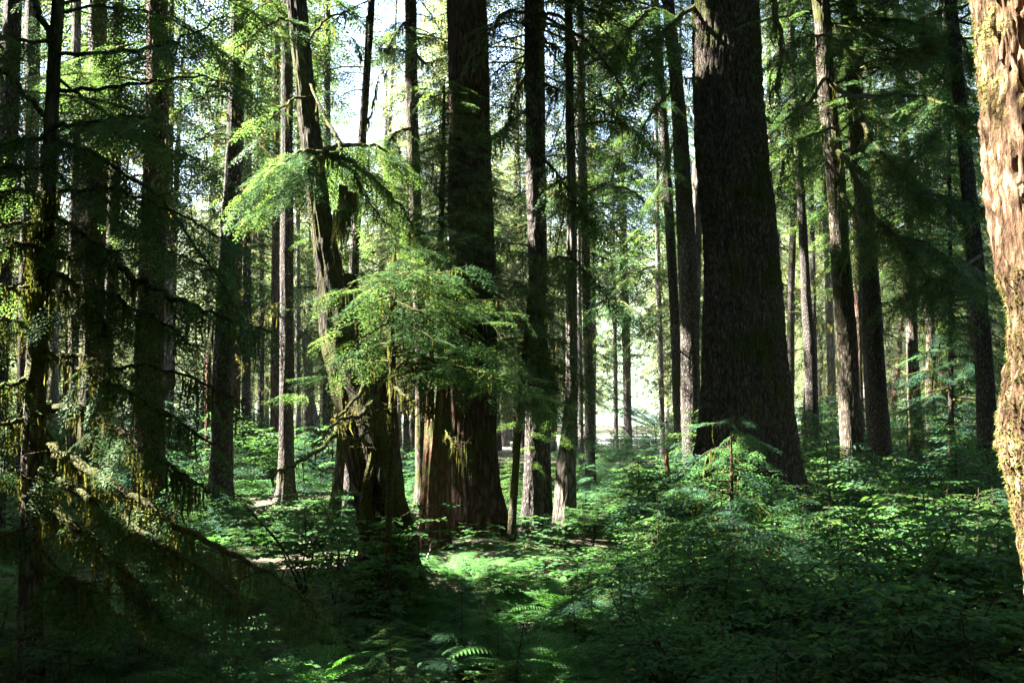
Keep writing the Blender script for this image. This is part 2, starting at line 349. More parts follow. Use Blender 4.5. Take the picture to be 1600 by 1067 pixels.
def carve(g, slack=.26, dnear=22.):
    """leave the gaps in a canopy through which the sunbeams of the photograph come"""
    A = LIT.astype(np.float32); s32 = S.astype(np.float32)
    for i in range(len(g.v)):
        if g.m[i][0] == 0 or len(g.v[i]) != 4 * len(g.q[i]): continue
        v = g.v[i].reshape(-1, 4, 3); c = v.mean(1); bad = np.zeros(len(c), bool)
        cc = c - (c @ s32)[:, None] * s32
        for a in A:
            ac = a[:3] - (a[:3] @ s32) * s32; m = ((cc - ac) ** 2).sum(1) < (a[3] + min(slack, .05 + a[3] * .7)) ** 2
            if m.any(): bad |= m & (((c - a[:3]) @ s32) > 1.2)
        cz = c[:, 2] - CZ; dep = c[:, 1] * ct + cz * st; dd = np.maximum(dep, .1); px = 800 + F * c[:, 0] / dd; py = 533.5 - F * (cz * ct - c[:, 1] * st) / dd
        bad |= (dep > .1) & (dep < dnear) & (px > -120) & (px < 1720) & (py > -120) & (py < 1200)
        if bad.any():
            g.keep = getattr(g, 'keep', {}); g.keep[i] = ~bad
    for i, k in getattr(g, 'keep', {}).items(): g.q[i] = g.q[i][k]; g.m[i] = g.m[i][k]; g.s[i] = g.s[i][k]
KEEP = [(1078, -200, 1250, 745, 14.2), (695, -200, 785, 230, 14.2), (1262, -200, 1350, 700, 21.8), (812, -200, 856, 380, 15.3), (1035, 130, 1100, 700, 24), (450, -200, 545, 480, 10.5),
        (1476, -200, 1556, 640, 19.8), (630, -200, 658, 230, 22), (545, 20, 592, 240, 20), (1530, -300, 1700, 1100, 3.5), (885, 250, 925, 620, 21), (1330, 180, 1385, 690, 22.5),
        (430, 480, 462, 780, 21.5), (340, 640, 366, 780, 19.5), (228, 230, 262, 400, 18.5), (340, 180, 380, 300, 19), (930, 420, 1018, 650, 42), (565, 60, 620, 220, 60), (770, 20, 815, 300, 45),
        (870, 30, 905, 330, 22), (1250, 400, 1275, 700, 31)]
def in_keep(p):
    px, py, d = proj(p)
    for x0, y0, x1, y1, dd in KEEP:
        if d < dd and x0 < px < x1 and y0 < py < y1: return True
    return False
def ok_branch(b, e, r, dmin=9., wide=False):
    m = (b + e) / 2 + np.array([0, 0, -.05])
    for p in (b * .3 + e * .7, m, e):
        px, py, d = proj(p)
        if -60 < px < 1660 and -60 < py < 1100 and d < dmin: return False
        if in_keep(p): return False
    if wide: return True
    return not (blocks_light(m, r) or blocks_light(e, r * .6))
# ------------------------------------------------------------------ trunks
def trunk_path(line, d, top, lean_d=0.):
    """line: (px, py, width_px) from top to bottom; returns rows x,y,z,r from the ground up to height top"""
    rows = []
    for px, py, w in line:
        p = P(px, py, d); dep = (p[1]) * ct + (p[2] - CZ) * st
        rows.append([*p, w / 2 / F * dep])
    rows = rows[::-1]
    a = np.array(rows)
    g = float(ground_z(a[0, 0], a[0, 1])) - .25
    if a[0, 2] > g + .05:
        k = (a[1] - a[0]) / max(.3, a[1, 2] - a[0, 2])
        low = a[0].copy(); low[:2] -= np.clip(k[:2], -.15, .15) * (a[0, 2] - g); low[2] = g; low[3] *= 1.05
        a = np.vstack([low, a])
    if a[-1, 2] < top:
        k = (a[-1] - a[-2]) / (a[-1, 2] - a[-2, 2]); h = top - a[-1, 2]; e = a[-1].copy()
        for f in (.33, .66, 1.):
            q = e.copy(); q[:2] += k[:2] * h * f * (1 - .4 * f); q[2] += h * f; q[3] = e[3] * (1 - .6 * f)
            a = np.vstack([a, q])
    a[:, 3] = np.maximum(a[:, 3], .004)
    return a
def path_at(a, z):
    return np.array([np.interp(z, a[:, 2], a[:, k]) for k in range(4)])
def make_trunk(a, seg=28, dz=.25, ridge=.04, flare=.5, lobes=5, seed=0, rf=9., zf=1.5, fh=.55):
    """ring mesh for a trunk path"""
    g = Geo(); z0, z1 = a[0, 2], a[-1, 2]
    n = max(8, int((z1 - z0) / dz)); zs = np.linspace(z0, z1, n)
    # finer rings low down
    pts = np.stack([np.interp(zs, a[:, 2], a[:, k]) for k in range(4)], 1)
    r0 = pts[:, 3]
    h = zs - z0 - .25
    o = seed * 13.7
    pts[:, 0] += .10 * r0 * vnoise(zs * .7 + o, 0, 1); pts[:, 1] += .10 * r0 * vnoise(zs * .7 + o, 5, 1)
    def disp(th, i, rr):
        hh = h[i]; z = zs[i]; rm = a[:, 3].mean()
        x, y = np.cos(th), np.sin(th)
        rn = rr * (1 + .06 * vnoise(x * 1.3 + o, y * 1.3, z * .5) + .05 * vnoise(x * 2.5, y * 2.5 + o, z * 1.2))
        lob = .5 + .5 * np.cos(lobes * th + 1.2 * vnoise(x + o, y, z * .3) * 3)
        rn = rn * (1 + flare * np.exp(-np.maximum(hh, 0) / (fh + 1e-6)) * (.5 + .6 * lob))
        k = max(2.0, rf * rm * 2)
        n1 = 1 - np.abs(vnoise(x * k + o, y * k, z * zf)) * 2
        n2 = vnoise(x * k * 2.3, y * k * 2.3 + o, z * zf * 2.5)
        return rn + ridge * rm * (n1 * .7 + n2 * .45)
    v, q = tube(pts[:, :3], r0, seg, disp, rings=True)
    g.add(v, q, 0, True)
    return g
def add_crown(g, a, z0, z1, n, Lmax, lod, rng, dead=0, dmin=9., kinds=('leafy',), shape=.55, Lmin=.8, protect=True):
    """branches round a trunk path between heights"""
    k = 0; z1 = min(z1, a[-1, 2] - .1)
    for i in range(n):
        u = (i + rng.uniform(0, 1)) / n; z = z0 + (z1 - z0) * u
        c = path_at(a, z)
        L = max(Lmin, Lmax * (1 - shape * u) * rng.uniform(.65, 1.15) * min(1, .6 + 3 * u))
        az = rng.uniform(0, 2 * math.pi); dv = np.array([math.cos(az), math.sin(az), 0])
        base = c[:3] + dv * c[3] * .8; end = base + dv * L + np.array([0, 0, -.15 * L])
        if protect and not ok_branch(base, end, (.22 if lod < 3 else .27) * L, dmin, lod == 3): continue
        put_branch(g, L, lod, kinds[rng.randint(len(kinds))], rng.randint(5), base, az, R(rng.uniform(-26, 8)))
    for i in range(dead):
        z = rng.uniform(z0 * .35 + .8, z0 + 2.5); c = path_at(a, z); L = rng.uniform(.5, 1.8); az = rng.uniform(0, 6.283)
        dv = np.array([math.cos(az), math.sin(az), 0]); base = c[:3] + dv * c[3] * .8
        if protect and not ok_branch(base, base + dv * L, .1, dmin): continue
        put_branch(g, L, min(lod, 2), 'dead', rng.randint(4), base, az, R(rng.uniform(-15, 20)))
def Z(py, d): return P(800, py, d)[2]
def tree(name, label, cat, d, line, top=24., bark='bark', crown=None, seg=28, dz=.3, ridge=.06, flare=.45, lobes=5, seed=1, group=None,
         leaf='needle', dead=10, rf=9., zf=1.5, fh=.5, extra=None):
    rng = np.random.RandomState(seed * 7 + 3)
    a = trunk_path(line, d, top)
    root = thing(name, label, cat, (a[0, 0], a[0, 1], a[0, 2] + .25), group)
    t = make_trunk(a, seg, dz, ridge, flare, lobes, seed, rf, zf, fh).obj('trunk', [bark], root)
    g = Geo()
    if crown:
        y0, n, L, lod = crown
        add_crown(g, a, Z(y0 + 30, d), min(top - .5, max(Z(-260, d), Z(y0, d) + 4)), int(n * 1.75), L * 1.15, lod, rng, dead * 2 + 4, kinds=('leafy', 'leafy', 'sparse'))
    if top > 15 and d < 36:      # dense top above the frame: the roof of the wood
        gu = Geo(); add_crown(gu, a, max(Z(-330, d), 9.), top - .5, int(12 * max(0, top - Z(-330, d))), 4.4, 3, rng, 0, shape=.35); carve(gu, dnear=60.)
        for i in range(len(gu.v)): g.add(gu.v[i], gu.q[i] - gu.q[i].min() if False else gu.q[i] - sum(len(k) for k in gu.v[:i]), int(gu.m[i][0]) if len(gu.m[i]) else 0)
    carve(g, .12, 0.)
    g.obj('crown', ['limb', leaf, 'moss'], root)
    return root, a
# traced limb: pixel polyline with depths and radii, optional sprays
def limb(g, line, r0, r1, rng, sprays=0, sl=(.3, .6), lod=0, moss=0, ml=(.1, .4), u0=.2, droop=.3, twigs=0, seg=8, mw=.016, side=1.0):
    rows = np.array([P(x, y, d) for x, y, d in line]); c = catmull(rows, max(8, 5 * len(line)))
    N = len(c); c = c + rng.randn(N, 3) * min(.012, r0 * .5); t = np.linspace(0, 1, N)
    v, q = tube(c, r0 * (1 - t) + r1 * t, seg); g.add(v, q, 0, True)
    ll, lw, s2, s3 = LOD[lod]
    T = nrm(np.gradient(c, axis=0))
    for k in range(sprays):
        u = u0 + (1 - u0) * (k + .5) / sprays; i = min(N - 1, int(u * N)); b = c[i]; tt = T[i]
        a = math.atan2(tt[1], tt[0]) + ((1 if k % 2 else -1) * R(rng.uniform(30, 75)) if k < sprays - 1 else 0) * side
        sq = spray(rng, rng.uniform(*sl) * (1.1 - .4 * u), ll, lw, s2, s3)
        Rm = np.array(Matrix.Rotation(a, 3, 'Z') @ Matrix.Rotation(R(rng.uniform(0, 40)) + droop * .5, 3, 'Y') @ Matrix.Rotation(R(rng.uniform(-30, 30)), 3, 'X'))
        g.leaves(sq @ Rm.T + b, 1)
    for k in range(twigs):
        i = rng.randint(int(N * u0), N); b = c[i]; a = rng.uniform(0, 6.28); l = rng.uniform(.12, .5)
        e = b + l * np.array([math.cos(a), .5 * math.sin(a), rng.uniform(-.7, .4)]); md = (b + e) / 2 + rng.randn(3) * l * .15
        v, q = tube([b, md, e], [.006, .004, .0015], 3); g.add(v, q, 0)
        if moss: g.leaves(hang(rng, [md, b], 2, ml[0] * .6, ml[1] * .6, mw), 2)
    if moss: g.leaves(hang(rng, c[:max(4, int(N * .95))] - np.array([0, 0, r0 * .4]), moss, ml[0], ml[1], mw), 2)
    return c
# ================================================================== SETTING
def build_ground():
    nx, ny = 260, 260
    xs = np.sign(np.linspace(-1, 1, nx)) * np.abs(np.linspace(-1, 1, nx)) ** 2.6 * 1500
    ys = -60 + (np.linspace(0, 1, ny) ** 2.6) * 2000
    X, Y = np.meshgrid(xs, ys); Zz = ground_z(X, Y)
    v = np.stack([X, Y, Zz], -1).reshape(-1, 3)
    i = np.arange(ny - 1)[:, None] * nx; j = np.arange(nx - 1)[None, :]
    q = np.stack([i + j, i + j + 1, i + nx + j + 1, i + nx + j], -1).reshape(-1, 4)
    g = Geo(); g.add(v, q, 0, True); o = g.obj('ground', ['soil']); o['kind'] = 'structure'; o['label'] = 'dark forest soil with patches of moss'
    # pale gravel river bed seen through the gap between the far trunks
    g = Geo(); n = 60; t = np.linspace(0, 1, n)
    cx = -2 + 60 * t; cy = 76 + 6 * np.sin(t * 4); w = 11 + 3 * np.sin(t * 9)
    a = np.stack([cx, cy - w, ground_z(cx, cy - w) * 0 + .27], 1); b = np.stack([cx, cy + w, cx * 0 + .27], 1)
    a0 = a.copy(); a0[:, 1] -= 3; a0[:, 2] = -.4; b0 = b.copy(); b0[:, 1] += 3; b0[:, 2] = -.4
    V = np.concatenate([a0, a, b, b0]); Q = []
    for s in range(3):
        for k in range(n - 1): Q.append([s * n + k, s * n + k + 1, (s + 1) * n + k + 1, (s + 1) * n + k])
    g.add(V, Q, 0, True); o = g.obj('river_bed', ['gravel']); o['kind'] = 'structure'; o['label'] = 'pale sunlit gravel beyond the trees'
    # far wooded hill
    g = Geo(); nx, ny = 120, 30
    X, Y = np.meshgrid(np.linspace(-420, 420, nx), np.linspace(190, 520, ny))
    Zz = -1 + 95 * np.clip((Y - 190) / 330, 0, 1) ** 1.2 * (1 + .25 * vnoise(X * .01, Y * .01, 2)) + 3.5 * vnoise(X * .12, Y * .12, 1) * (Y > 195)
    v = np.stack([X, Y, Zz], -1).reshape(-1, 3); i = np.arange(ny - 1)[:, None] * nx; j = np.arange(nx - 1)[None, :]
    q = np.stack([i + j, i + j + 1, i + nx + j + 1, i + nx + j], -1).reshape(-1, 4)
    g.add(v, q, 0, True); o = g.obj('hill', ['hill']); o['kind'] = 'structure'; o['label'] = 'far wooded slope behind the forest'
build_ground()
# ================================================================== NAMED TREES (traced)
TREES = {}
def T_(key, *a, **k):
    r, p = tree(*a, **k); TREES[key] = (r, p); return r
# --- the thick furrowed trunk
T_('thick', 'large_conifer', 'thickest dark furrowed trunk, flecked with moss, right of centre', 'tree', 14.,
   [(1134, -20, 95), (1140, 250, 102), (1153, 400, 110), (1162, 540, 120), (1170, 650, 132), (1176, 760, 148), (1180, 820, 160)],
   bark='bark_big', seg=300, dz=.035, ridge=.10, flare=.5, lobes=6, seed=3, rf=22., zf=4.0, crown=(-380, 26, 3.0, 2), dead=0, fh=.9, top=26)
T_('red', 'large_conifer', 'massive dark red-brown trunk with flared base beside the broken cedar snag', 'tree', 14.6,
   [(729, -20, 58), (732, 250, 62), (738, 400, 68), (740, 540, 70), (740, 650, 72), (741, 760, 76), (747, 830, 86), (753, 862, 98)],
   bark='bark_red', seg=220, dz=.05, ridge=.07, flare=.22, lobes=5, seed=4, rf=26., zf=2.2, crown=(-330, 26, 3.0, 2), dead=0, fh=.45, top=25)
T_('sunlit', 'conifer', 'tall mossy trunk lit by sun down its left side, right of the thickest trunk', 'tree', 22.,
   [(1281, -20, 24), (1291, 150, 26), (1307, 300, 28), (1318, 450, 29), (1325, 600, 31), (1332, 700, 34), (1336, 770, 38)],
   bark='bark_mossy', seg=80, dz=.08, ridge=.10, seed=5, rf=11., zf=4, crown=(60, 34, 3.0, 1), dead=2)
T_('speckled', 'conifer', 'grey speckled trunk standing just right of the sunlit mossy trunk', 'tree', 23.,
   [(1322, -20, 23), (1333, 100, 24), (1344, 250, 24), (1358, 400, 28), (1364, 550, 31), (1374, 700, 33), (1378, 770, 38)],
   bark='bark', seg=64, dz=.1, ridge=.09, seed=6, rf=11, zf=4, crown=(210, 40, 3.2, 1), dead=8)
T_('lean_right', 'conifer', 'slim bare grey trunk tilting left, nearest the sunlit trunk at the edge', 'tree', 20.,
   [(1484, -20, 17), (1508, 240, 20), (1524, 400, 24), (1533, 500, 25), (1541, 600, 27), (1544, 700, 28), (1546, 780, 30)],
   bark='bark', seg=56, dz=.1, ridge=.08, seed=7, rf=10, zf=5, crown=(40, 30, 3.0, 1), dead=10)
T_('pair_r', 'conifer', 'right and thicker of the two slim trunks close to the thickest trunk', 'tree', 24.,
   [(1042, -20, 17), (1057, 130, 20), (1068, 300, 27), (1078, 500, 28), (1083, 690, 31), (1085, 770, 34)],
   bark='bark', seg=56, dz=.1, ridge=.09, seed=8, rf=11, zf=4, crown=(90, 34, 2.6, 1), dead=4)
T_('pair_l', 'conifer', 'left and thinner of the two slim trunks close to the thickest trunk', 'tree', 27.,
   [(1022, -20, 12), (1034, 150, 13), (1043, 300, 14), (1054, 500, 15), (1062, 690, 16), (1064, 740, 17)],
   bark='bark', seg=40, dz=.15, ridge=.09, seed=9, crown=(60, 26, 2.4, 1), dead=4)
T_('straight', 'conifer', 'straight knobbly dark trunk between the red-brown trunk and the grey snag', 'tree', 15.6,
   [(830, -20, 20), (833, 150, 22), (837, 300, 25), (838, 450, 26), (834, 650, 27), (831, 790, 28), (830, 840, 31)],
   bark='bark', seg=80, dz=.06, ridge=.11, seed=10, rf=12, zf=6, crown=(60, 44, 2.4, 1), dead=10, flare=.35)
T_('behind_straight', 'conifer', 'mossy thinner trunk half hidden behind the straight knobbly trunk', 'tree', 19.,
   [(846, 200, 12), (848, 500, 15), (851, 650, 17), (852, 780, 19)], bark='bark_mossy', seg=32, seed=11, crown=(120, 22, 2.0, 1), dead=6)
T_('snag_top', 'conifer', 'thin mossy trunk whose lower length is bleached bare grey wood', 'tree', 16.,
   [(888, -20, 11), (890, 150, 12), (893, 300, 14), (893, 450, 16), (893, 600, 17), (888, 680, 22), (884, 730, 29), (883, 790, 31), (882, 830, 33)],
   bark='wood_grey', seg=60, dz=.06, ridge=.12, seed=12, rf=14, zf=2, crown=(330, 26, 2.0, 1), dead=10, flare=.3)
T_('n918', 'conifer', 'slim dark straight trunk just right of the grey snag', 'tree', 27.,
   [(906, -20, 9), (910, 200, 11), (915, 400, 13), (920, 600, 14), (922, 700, 15)], seg=32, seed=13, crown=(330, 40, 2.6, 1), dead=12)
T_('n905', 'conifer', 'thread-thin trunk between the grey snag and its slim dark neighbour', 'tree', 36.,
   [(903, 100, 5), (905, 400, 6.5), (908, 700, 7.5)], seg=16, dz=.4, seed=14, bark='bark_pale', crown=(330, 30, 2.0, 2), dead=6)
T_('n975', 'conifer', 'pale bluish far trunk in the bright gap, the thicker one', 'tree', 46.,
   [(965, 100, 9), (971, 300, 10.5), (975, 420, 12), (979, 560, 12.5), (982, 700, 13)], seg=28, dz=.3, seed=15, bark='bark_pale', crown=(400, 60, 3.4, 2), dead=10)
T_('n960', 'conifer', 'very thin far trunk left of the pale bluish one in the bright gap', 'tree', 45.,
   [(956, 200, 4.5), (960, 450, 6), (963, 700, 7)], seg=14, dz=.4, seed=16, bark='bark_pale', crown=(520, 50, 2.4, 2), dead=14)
T_('n1030', 'conifer', 'thin straight far trunk between the bright gap and the two slim trunks', 'tree', 42.,
   [(1026, 250, 6), (1029, 450, 8), (1034, 640, 8.5)], seg=16, dz=.4, seed=17, bark='bark_pale', crown=(470, 55, 2.8, 2), dead=14)
T_('n1237', 'conifer', 'thin knobbly trunk immediately right of the thickest trunk', 'tree', 38.,
   [(1238, -20, 8), (1240, 350, 10), (1236, 450, 11), (1235, 680, 12)], seg=18, dz=.3, seed=18, crown=(330, 34, 2.4, 2), dead=10)
T_('n1262', 'conifer', 'smooth grey trunk midway between the thickest trunk and the sunlit mossy trunk', 'tree', 31.,
   [(1232, -20, 10), (1241, 150, 11), (1249, 270, 12), (1256, 400, 14), (1264, 520, 17), (1268, 620, 20), (1270, 720, 21)], seg=36, dz=.2, seed=19, crown=(250, 34, 2.8, 1), dead=5)
T_('n1275', 'conifer', 'dark slender trunk glimpsed behind the smooth grey trunk', 'tree', 40.,
   [(1262, 100, 7), (1270, 400, 8), (1274, 650, 9)], seg=16, dz=.4, seed=20, crown=(380, 30, 2.4, 2), dead=6)
T_('n1298', 'conifer', 'pale pinkish trunk tucked behind the left edge of the sunlit mossy trunk', 'tree', 38.,
   [(1283, 100, 10), (1293, 400, 11), (1300, 600, 13), (1302, 720, 14)], bark='bark_pale', seg=24, seed=21, crown=(240, 26, 2.4, 2), dead=4)
T_('n1345', 'conifer', 'brown trunk seen between the sunlit mossy trunk and the grey speckled one', 'tree', 34.,
   [(1325, 100, 8), (1338, 400, 9), (1346, 680, 10)], bark='bark_red', seg=20, seed=22, crown=(300, 26, 2.6, 2), dead=12)
T_('n1427', 'conifer', 'mid-sized trunk with sunlit lower left side, right of the grey speckled trunk', 'tree', 30.,
   [(1405, 100, 11), (1417, 300, 13), (1422, 400, 14), (1425, 550, 18), (1430, 650, 21), (1432, 720, 23)], bark='bark_mossy', seg=40, dz=.15, ridge=.09, seed=23, crown=(400, 60, 3.4, 1), dead=8)
T_('n1454', 'conifer', 'leaf-dappled mossy trunk right of the mid-sized sunlit one', 'tree', 33.,
   [(1440, 100, 11), (1450, 400, 13), (1454, 560, 14), (1452, 700, 16)], bark='bark_mossy', seg=28, seed=24, crown=(470, 44, 3.0, 1), dead=8)
T_('n1520', 'conifer', 'thin trunk left of the tilting grey trunk with a mossy lit foot', 'tree', 34.,
   [(1505, 300, 8), (1516, 500, 10), (1520, 720, 12)], bark='bark_mossy', seg=20, seed=25, crown=(560, 60, 3.0, 1), dead=4)
T_('n1480', 'conifer', 'small shaggy conifer left of the tilting grey trunk, green to its foot', 'tree', 27.,
   [(1483, 200, 5), (1485, 450, 7), (1487, 720, 9)], seg=14, seed=26, crown=(690, 80, 2.6, 1), dead=0, top=13, leaf='needle_young')
T_('n643', 'conifer', 'mossy trunk rising behind the drooping lit branch, left of the red-brown trunk', 'tree', 22.,
   [(642, -20, 18), (644, 200, 19), (650, 350, 18), (658, 600, 19), (661, 770, 22)], bark='bark_mossy', seg=48, dz=.12, ridge=.09, seed=27, crown=(90, 40, 3.0, 1), dead=16)
T_('n570', 'conifer', 'slender black trunk tilting right against the open sky', 'tree', 20.,
   [(582, -20, 10), (577, 60, 11), (566, 220, 13), (554, 400, 14), (548, 600, 15), (546, 780, 17)], seg=32, dz=.15, seed=28, crown=(-40, 16, 2.0, 1), dead=8)
T_('n511', 'conifer', 'far bluish trunk just right of the leaning tree at the top', 'tree', 42.,
   [(508, -20, 8), (511, 200, 9), (514, 500, 10), (516, 690, 11)], seg=16, dz=.4, seed=29, bark='bark_pale', crown=(140, 34, 2.6, 2), dead=8)
T_('n466', 'conifer', 'thin pale far trunk between the leaning tree and the flared-foot trunk', 'tree', 45.,
   [(466, 300, 6), (466, 520, 7.5), (466, 690, 8)], seg=16, dz=.4, seed=30, bark='bark_pale', crown=(300, 30, 2.4, 2), dead=6)
T_('flared', 'conifer', 'dark trunk with small flared foot on the sunlit brush, left of the leaning tree', 'tree', 22.,
   [(449, -20, 15), (449, 200, 18), (447, 450, 20), (448, 600, 22), (448, 700, 23), (447, 770, 26)], seg=56, dz=.12, ridge=.10, seed=31, crown=(150, 34, 3.0, 1), dead=10, flare=.7, fh=.3)
T_('n430', 'conifer', 'lichen-pale thin trunk close against the left of the flared-foot trunk', 'tree', 31.,
   [(432, 200, 10), (430, 420, 12), (429, 710, 14)], seg=24, bark='bark_red', seed=32, crown=(200, 26, 2.4, 2), dead=6)
T_('n347', 'conifer', 'dark straight trunk with foliage crossing it, a third in from the left', 'tree', 20.,
   [(372, -20, 20), (367, 200, 23), (360, 350, 28), (354, 450, 30), (348, 600, 32), (346, 750, 34)], seg=64, dz=.1, ridge=.09, seed=33, crown=(200, 44, 3.2, 1), dead=8)
T_('n367', 'conifer', 'reddish lower trunk touching the right of the dark straight trunk', 'tree', 28.,
   [(376, 100, 12), (372, 400, 14), (367, 640, 15), (366, 750, 16)], bark='bark_red', seg=28, seed=34, crown=(330, 26, 2.4, 2), dead=6)
T_('n385', 'conifer', 'short visible dark trunk standing in the bright brush behind the reddish one', 'tree', 34.,
   [(388, 100, 11), (386, 500, 13), (384, 700, 14)], seg=24, seed=35, crown=(420, 34, 3.0, 2), dead=4)
T_('n408', 'conifer', 'small dark trunk deep in the bright brush, left of the flared-foot trunk', 'tree', 46.,
   [(408, 300, 9), (408, 690, 10)], seg=16, dz=.4, seed=36, crown=(520, 44, 3.0, 2), dead=4)
T_('n235', 'conifer', 'thick shaded brown trunk behind the near mossy tree\'s long limbs', 'tree', 19.,
   [(247, -20, 30), (244, 200, 33), (237, 400, 37), (234, 600, 42), (231, 750, 46)], seg=72, dz=.09, ridge=.09, bark='bark_red', seed=37, crown=(190, 40, 3.4, 1), dead=10)
T_('n262', 'conifer', 'thin grey trunk peeking out right of the thick shaded brown trunk', 'tree', 31.,
   [(266, 100, 11), (263, 400, 13), (262, 700, 14)], seg=24, bark='bark_pale', seed=38, crown=(200, 26, 2.6, 2), dead=6)
T_('n145', 'conifer', 'broad lichen-draped trunk in the group of shaded trunks at the left', 'tree', 20.,
   [(154, -20, 24), (150, 200, 27), (145, 450, 33), (144, 700, 38), (144, 740, 40)], seg=64, dz=.1, ridge=.09, bark='bark_mossy', seed=39, crown=(170, 40, 3.2, 1), dead=14)
T_('n175', 'conifer', 'narrow trunk close to the right of the broad lichen-draped trunk', 'tree', 29.,
   [(185, -20, 14), (179, 300, 17), (168, 560, 18), (160, 720, 19)], seg=32, bark='bark_mossy', seed=40, crown=(190, 26, 2.8, 2), dead=8)
T_('n115', 'conifer', 'narrow lichen-hung trunk close to the left of the broad lichen-draped trunk', 'tree', 27.,
   [(120, -20, 13), (117, 300, 15), (115, 500, 17), (117, 740, 18)], seg=36, bark='bark_mossy', seed=41, crown=(150, 26, 2.8, 2), dead=12)
T_('n48', 'conifer', 'dark trunk just left of the near mossy tree', 'tree', 24.,
   [(52, -20, 21), (48, 250, 23), (43, 450, 24), (40, 740, 27)], seg=40, seed=42, crown=(160, 30, 3.0, 2), dead=8)
T_('n10', 'conifer', 'dark leaning trunk cut by the left edge of the photo', 'tree', 15.5,
   [(20, -20, 26), (13, 200, 27), (4, 400, 28), (-6, 700, 32)], seg=48, seed=43, crown=(80, 30, 2.6, 1), dead=10)
T_('n87', 'conifer', 'faint thin trunk between the near mossy tree and the narrow lichen-hung trunk', 'tree', 35.,
   [(88, 100, 8), (87, 400, 9), (86, 700, 10)], seg=16, seed=44, bark='bark_pale', crown=(200, 30, 2.6, 2), dead=6)
T_('n511b', 'conifer', 'dark trunk in shade low down just left of the leaning tree\'s base', 'tree', 36.,
   [(511, 300, 11), (511, 560, 12), (511, 690, 13)], seg=20, seed=45, crown=(560, 44, 3.0, 2), dead=4)
T_('n530', 'conifer', 'small tilted trunk with a lit mossy rim, left of the leaning tree\'s base', 'tree', 17.,
   [(543, 560, 9), (536, 640, 13), (531, 720, 15), (523, 800, 17)], seg=28, dz=.15, seed=46, bark='bark_mossy', crown=(540, 14, 1.2, 1), dead=2, top=9)

# --- near sunlit trunk at the right edge (custom outline with a mossy swelling)
def near_trunk():
    d = 3.0; left = [(-60, 1527), (0, 1529), (150, 1546), (300, 1560), (400, 1573), (480, 1588), (560, 1578), (640, 1556), (700, 1548), (760, 1560), (850, 1576), (940, 1590), (1040, 1606)]
    rows = []
    for py, ex in left[::-1]:
        p = P(ex - 8, py, d); r = .36; rows.append([p[0] + r * 1.18, d, p[2], r])
    a = np.array(rows); lo = a[0].copy(); lo[2] = -.2; lo[0] += .05; a = np.vstack([lo, a])
    a = np.vstack([a, [a[-1, 0] - .1, d, 9, .33], [a[-1, 0] - .1, d, 22, .16]])
    root = thing('large_conifer', 'very near sunlit trunk with pinkish flaking bark and gold-green moss, at the right edge', 'tree', (a[0, 0], d, 0))
    t = make_trunk(a, 760, .008, .09, .15, 6, 77, 44., 8., .4)
    v = np.concatenate(t.v); t.obj('trunk', ['bark_near'], root)
    # moss cushions as short tufts on the bark
    rng = np.random.RandomState(5); vz = v[(v[:, 2] > .3) & (v[:, 2] < 4.2) & (v[:, 0] < a[0, 0] + .05)]
    n = vnoise(vz[:, 0] * 4, vz[:, 1] * 4, vz[:, 2] * 2.2); zz = vz[:, 2]
    dens = n > np.where((zz > 1.6) & (zz < 2.45), -.3, .42)
    vz = vz[dens]; idx = rng.randint(0, len(vz), 42000); b = vz[idx]
    out = nrm(b - np.stack([np.interp(b[:, 2], a[:, 2], a[:, 0]), np.full(len(b), d), b[:, 2]], 1))
    k = rng.randn(len(b), 3) * .6 + out; k[:, 2] -= .9; k = nrm(k); l = rng.uniform(.003, .013, (len(b), 1)); sd = nrm(np.cross(k, rng.randn(len(b), 3))) * .0022
    q = np.stack([b - sd, b + sd, b + k * l + sd * .3, b + k * l - sd * .3], 1)
    g = Geo(); g.leaves(q, 0); g.obj('bark_moss', ['moss_gold'], root)
    g = Geo(); add_crown(g, a, 6.5, 21, 30, 3.0, 2, rng, 0, dmin=9); g.obj('crown', ['limb', 'needle', 'moss'], root)
    TREES['near'] = (root, a)
M['moss_gold'] = leaf_mat('gold_moss', [(.1, (.045, .055, .012)), (.6, (.10, .115, .025)), (1, (.18, .18, .05))], (1.3, 1.3, .8), .35, .9)
near_trunk()

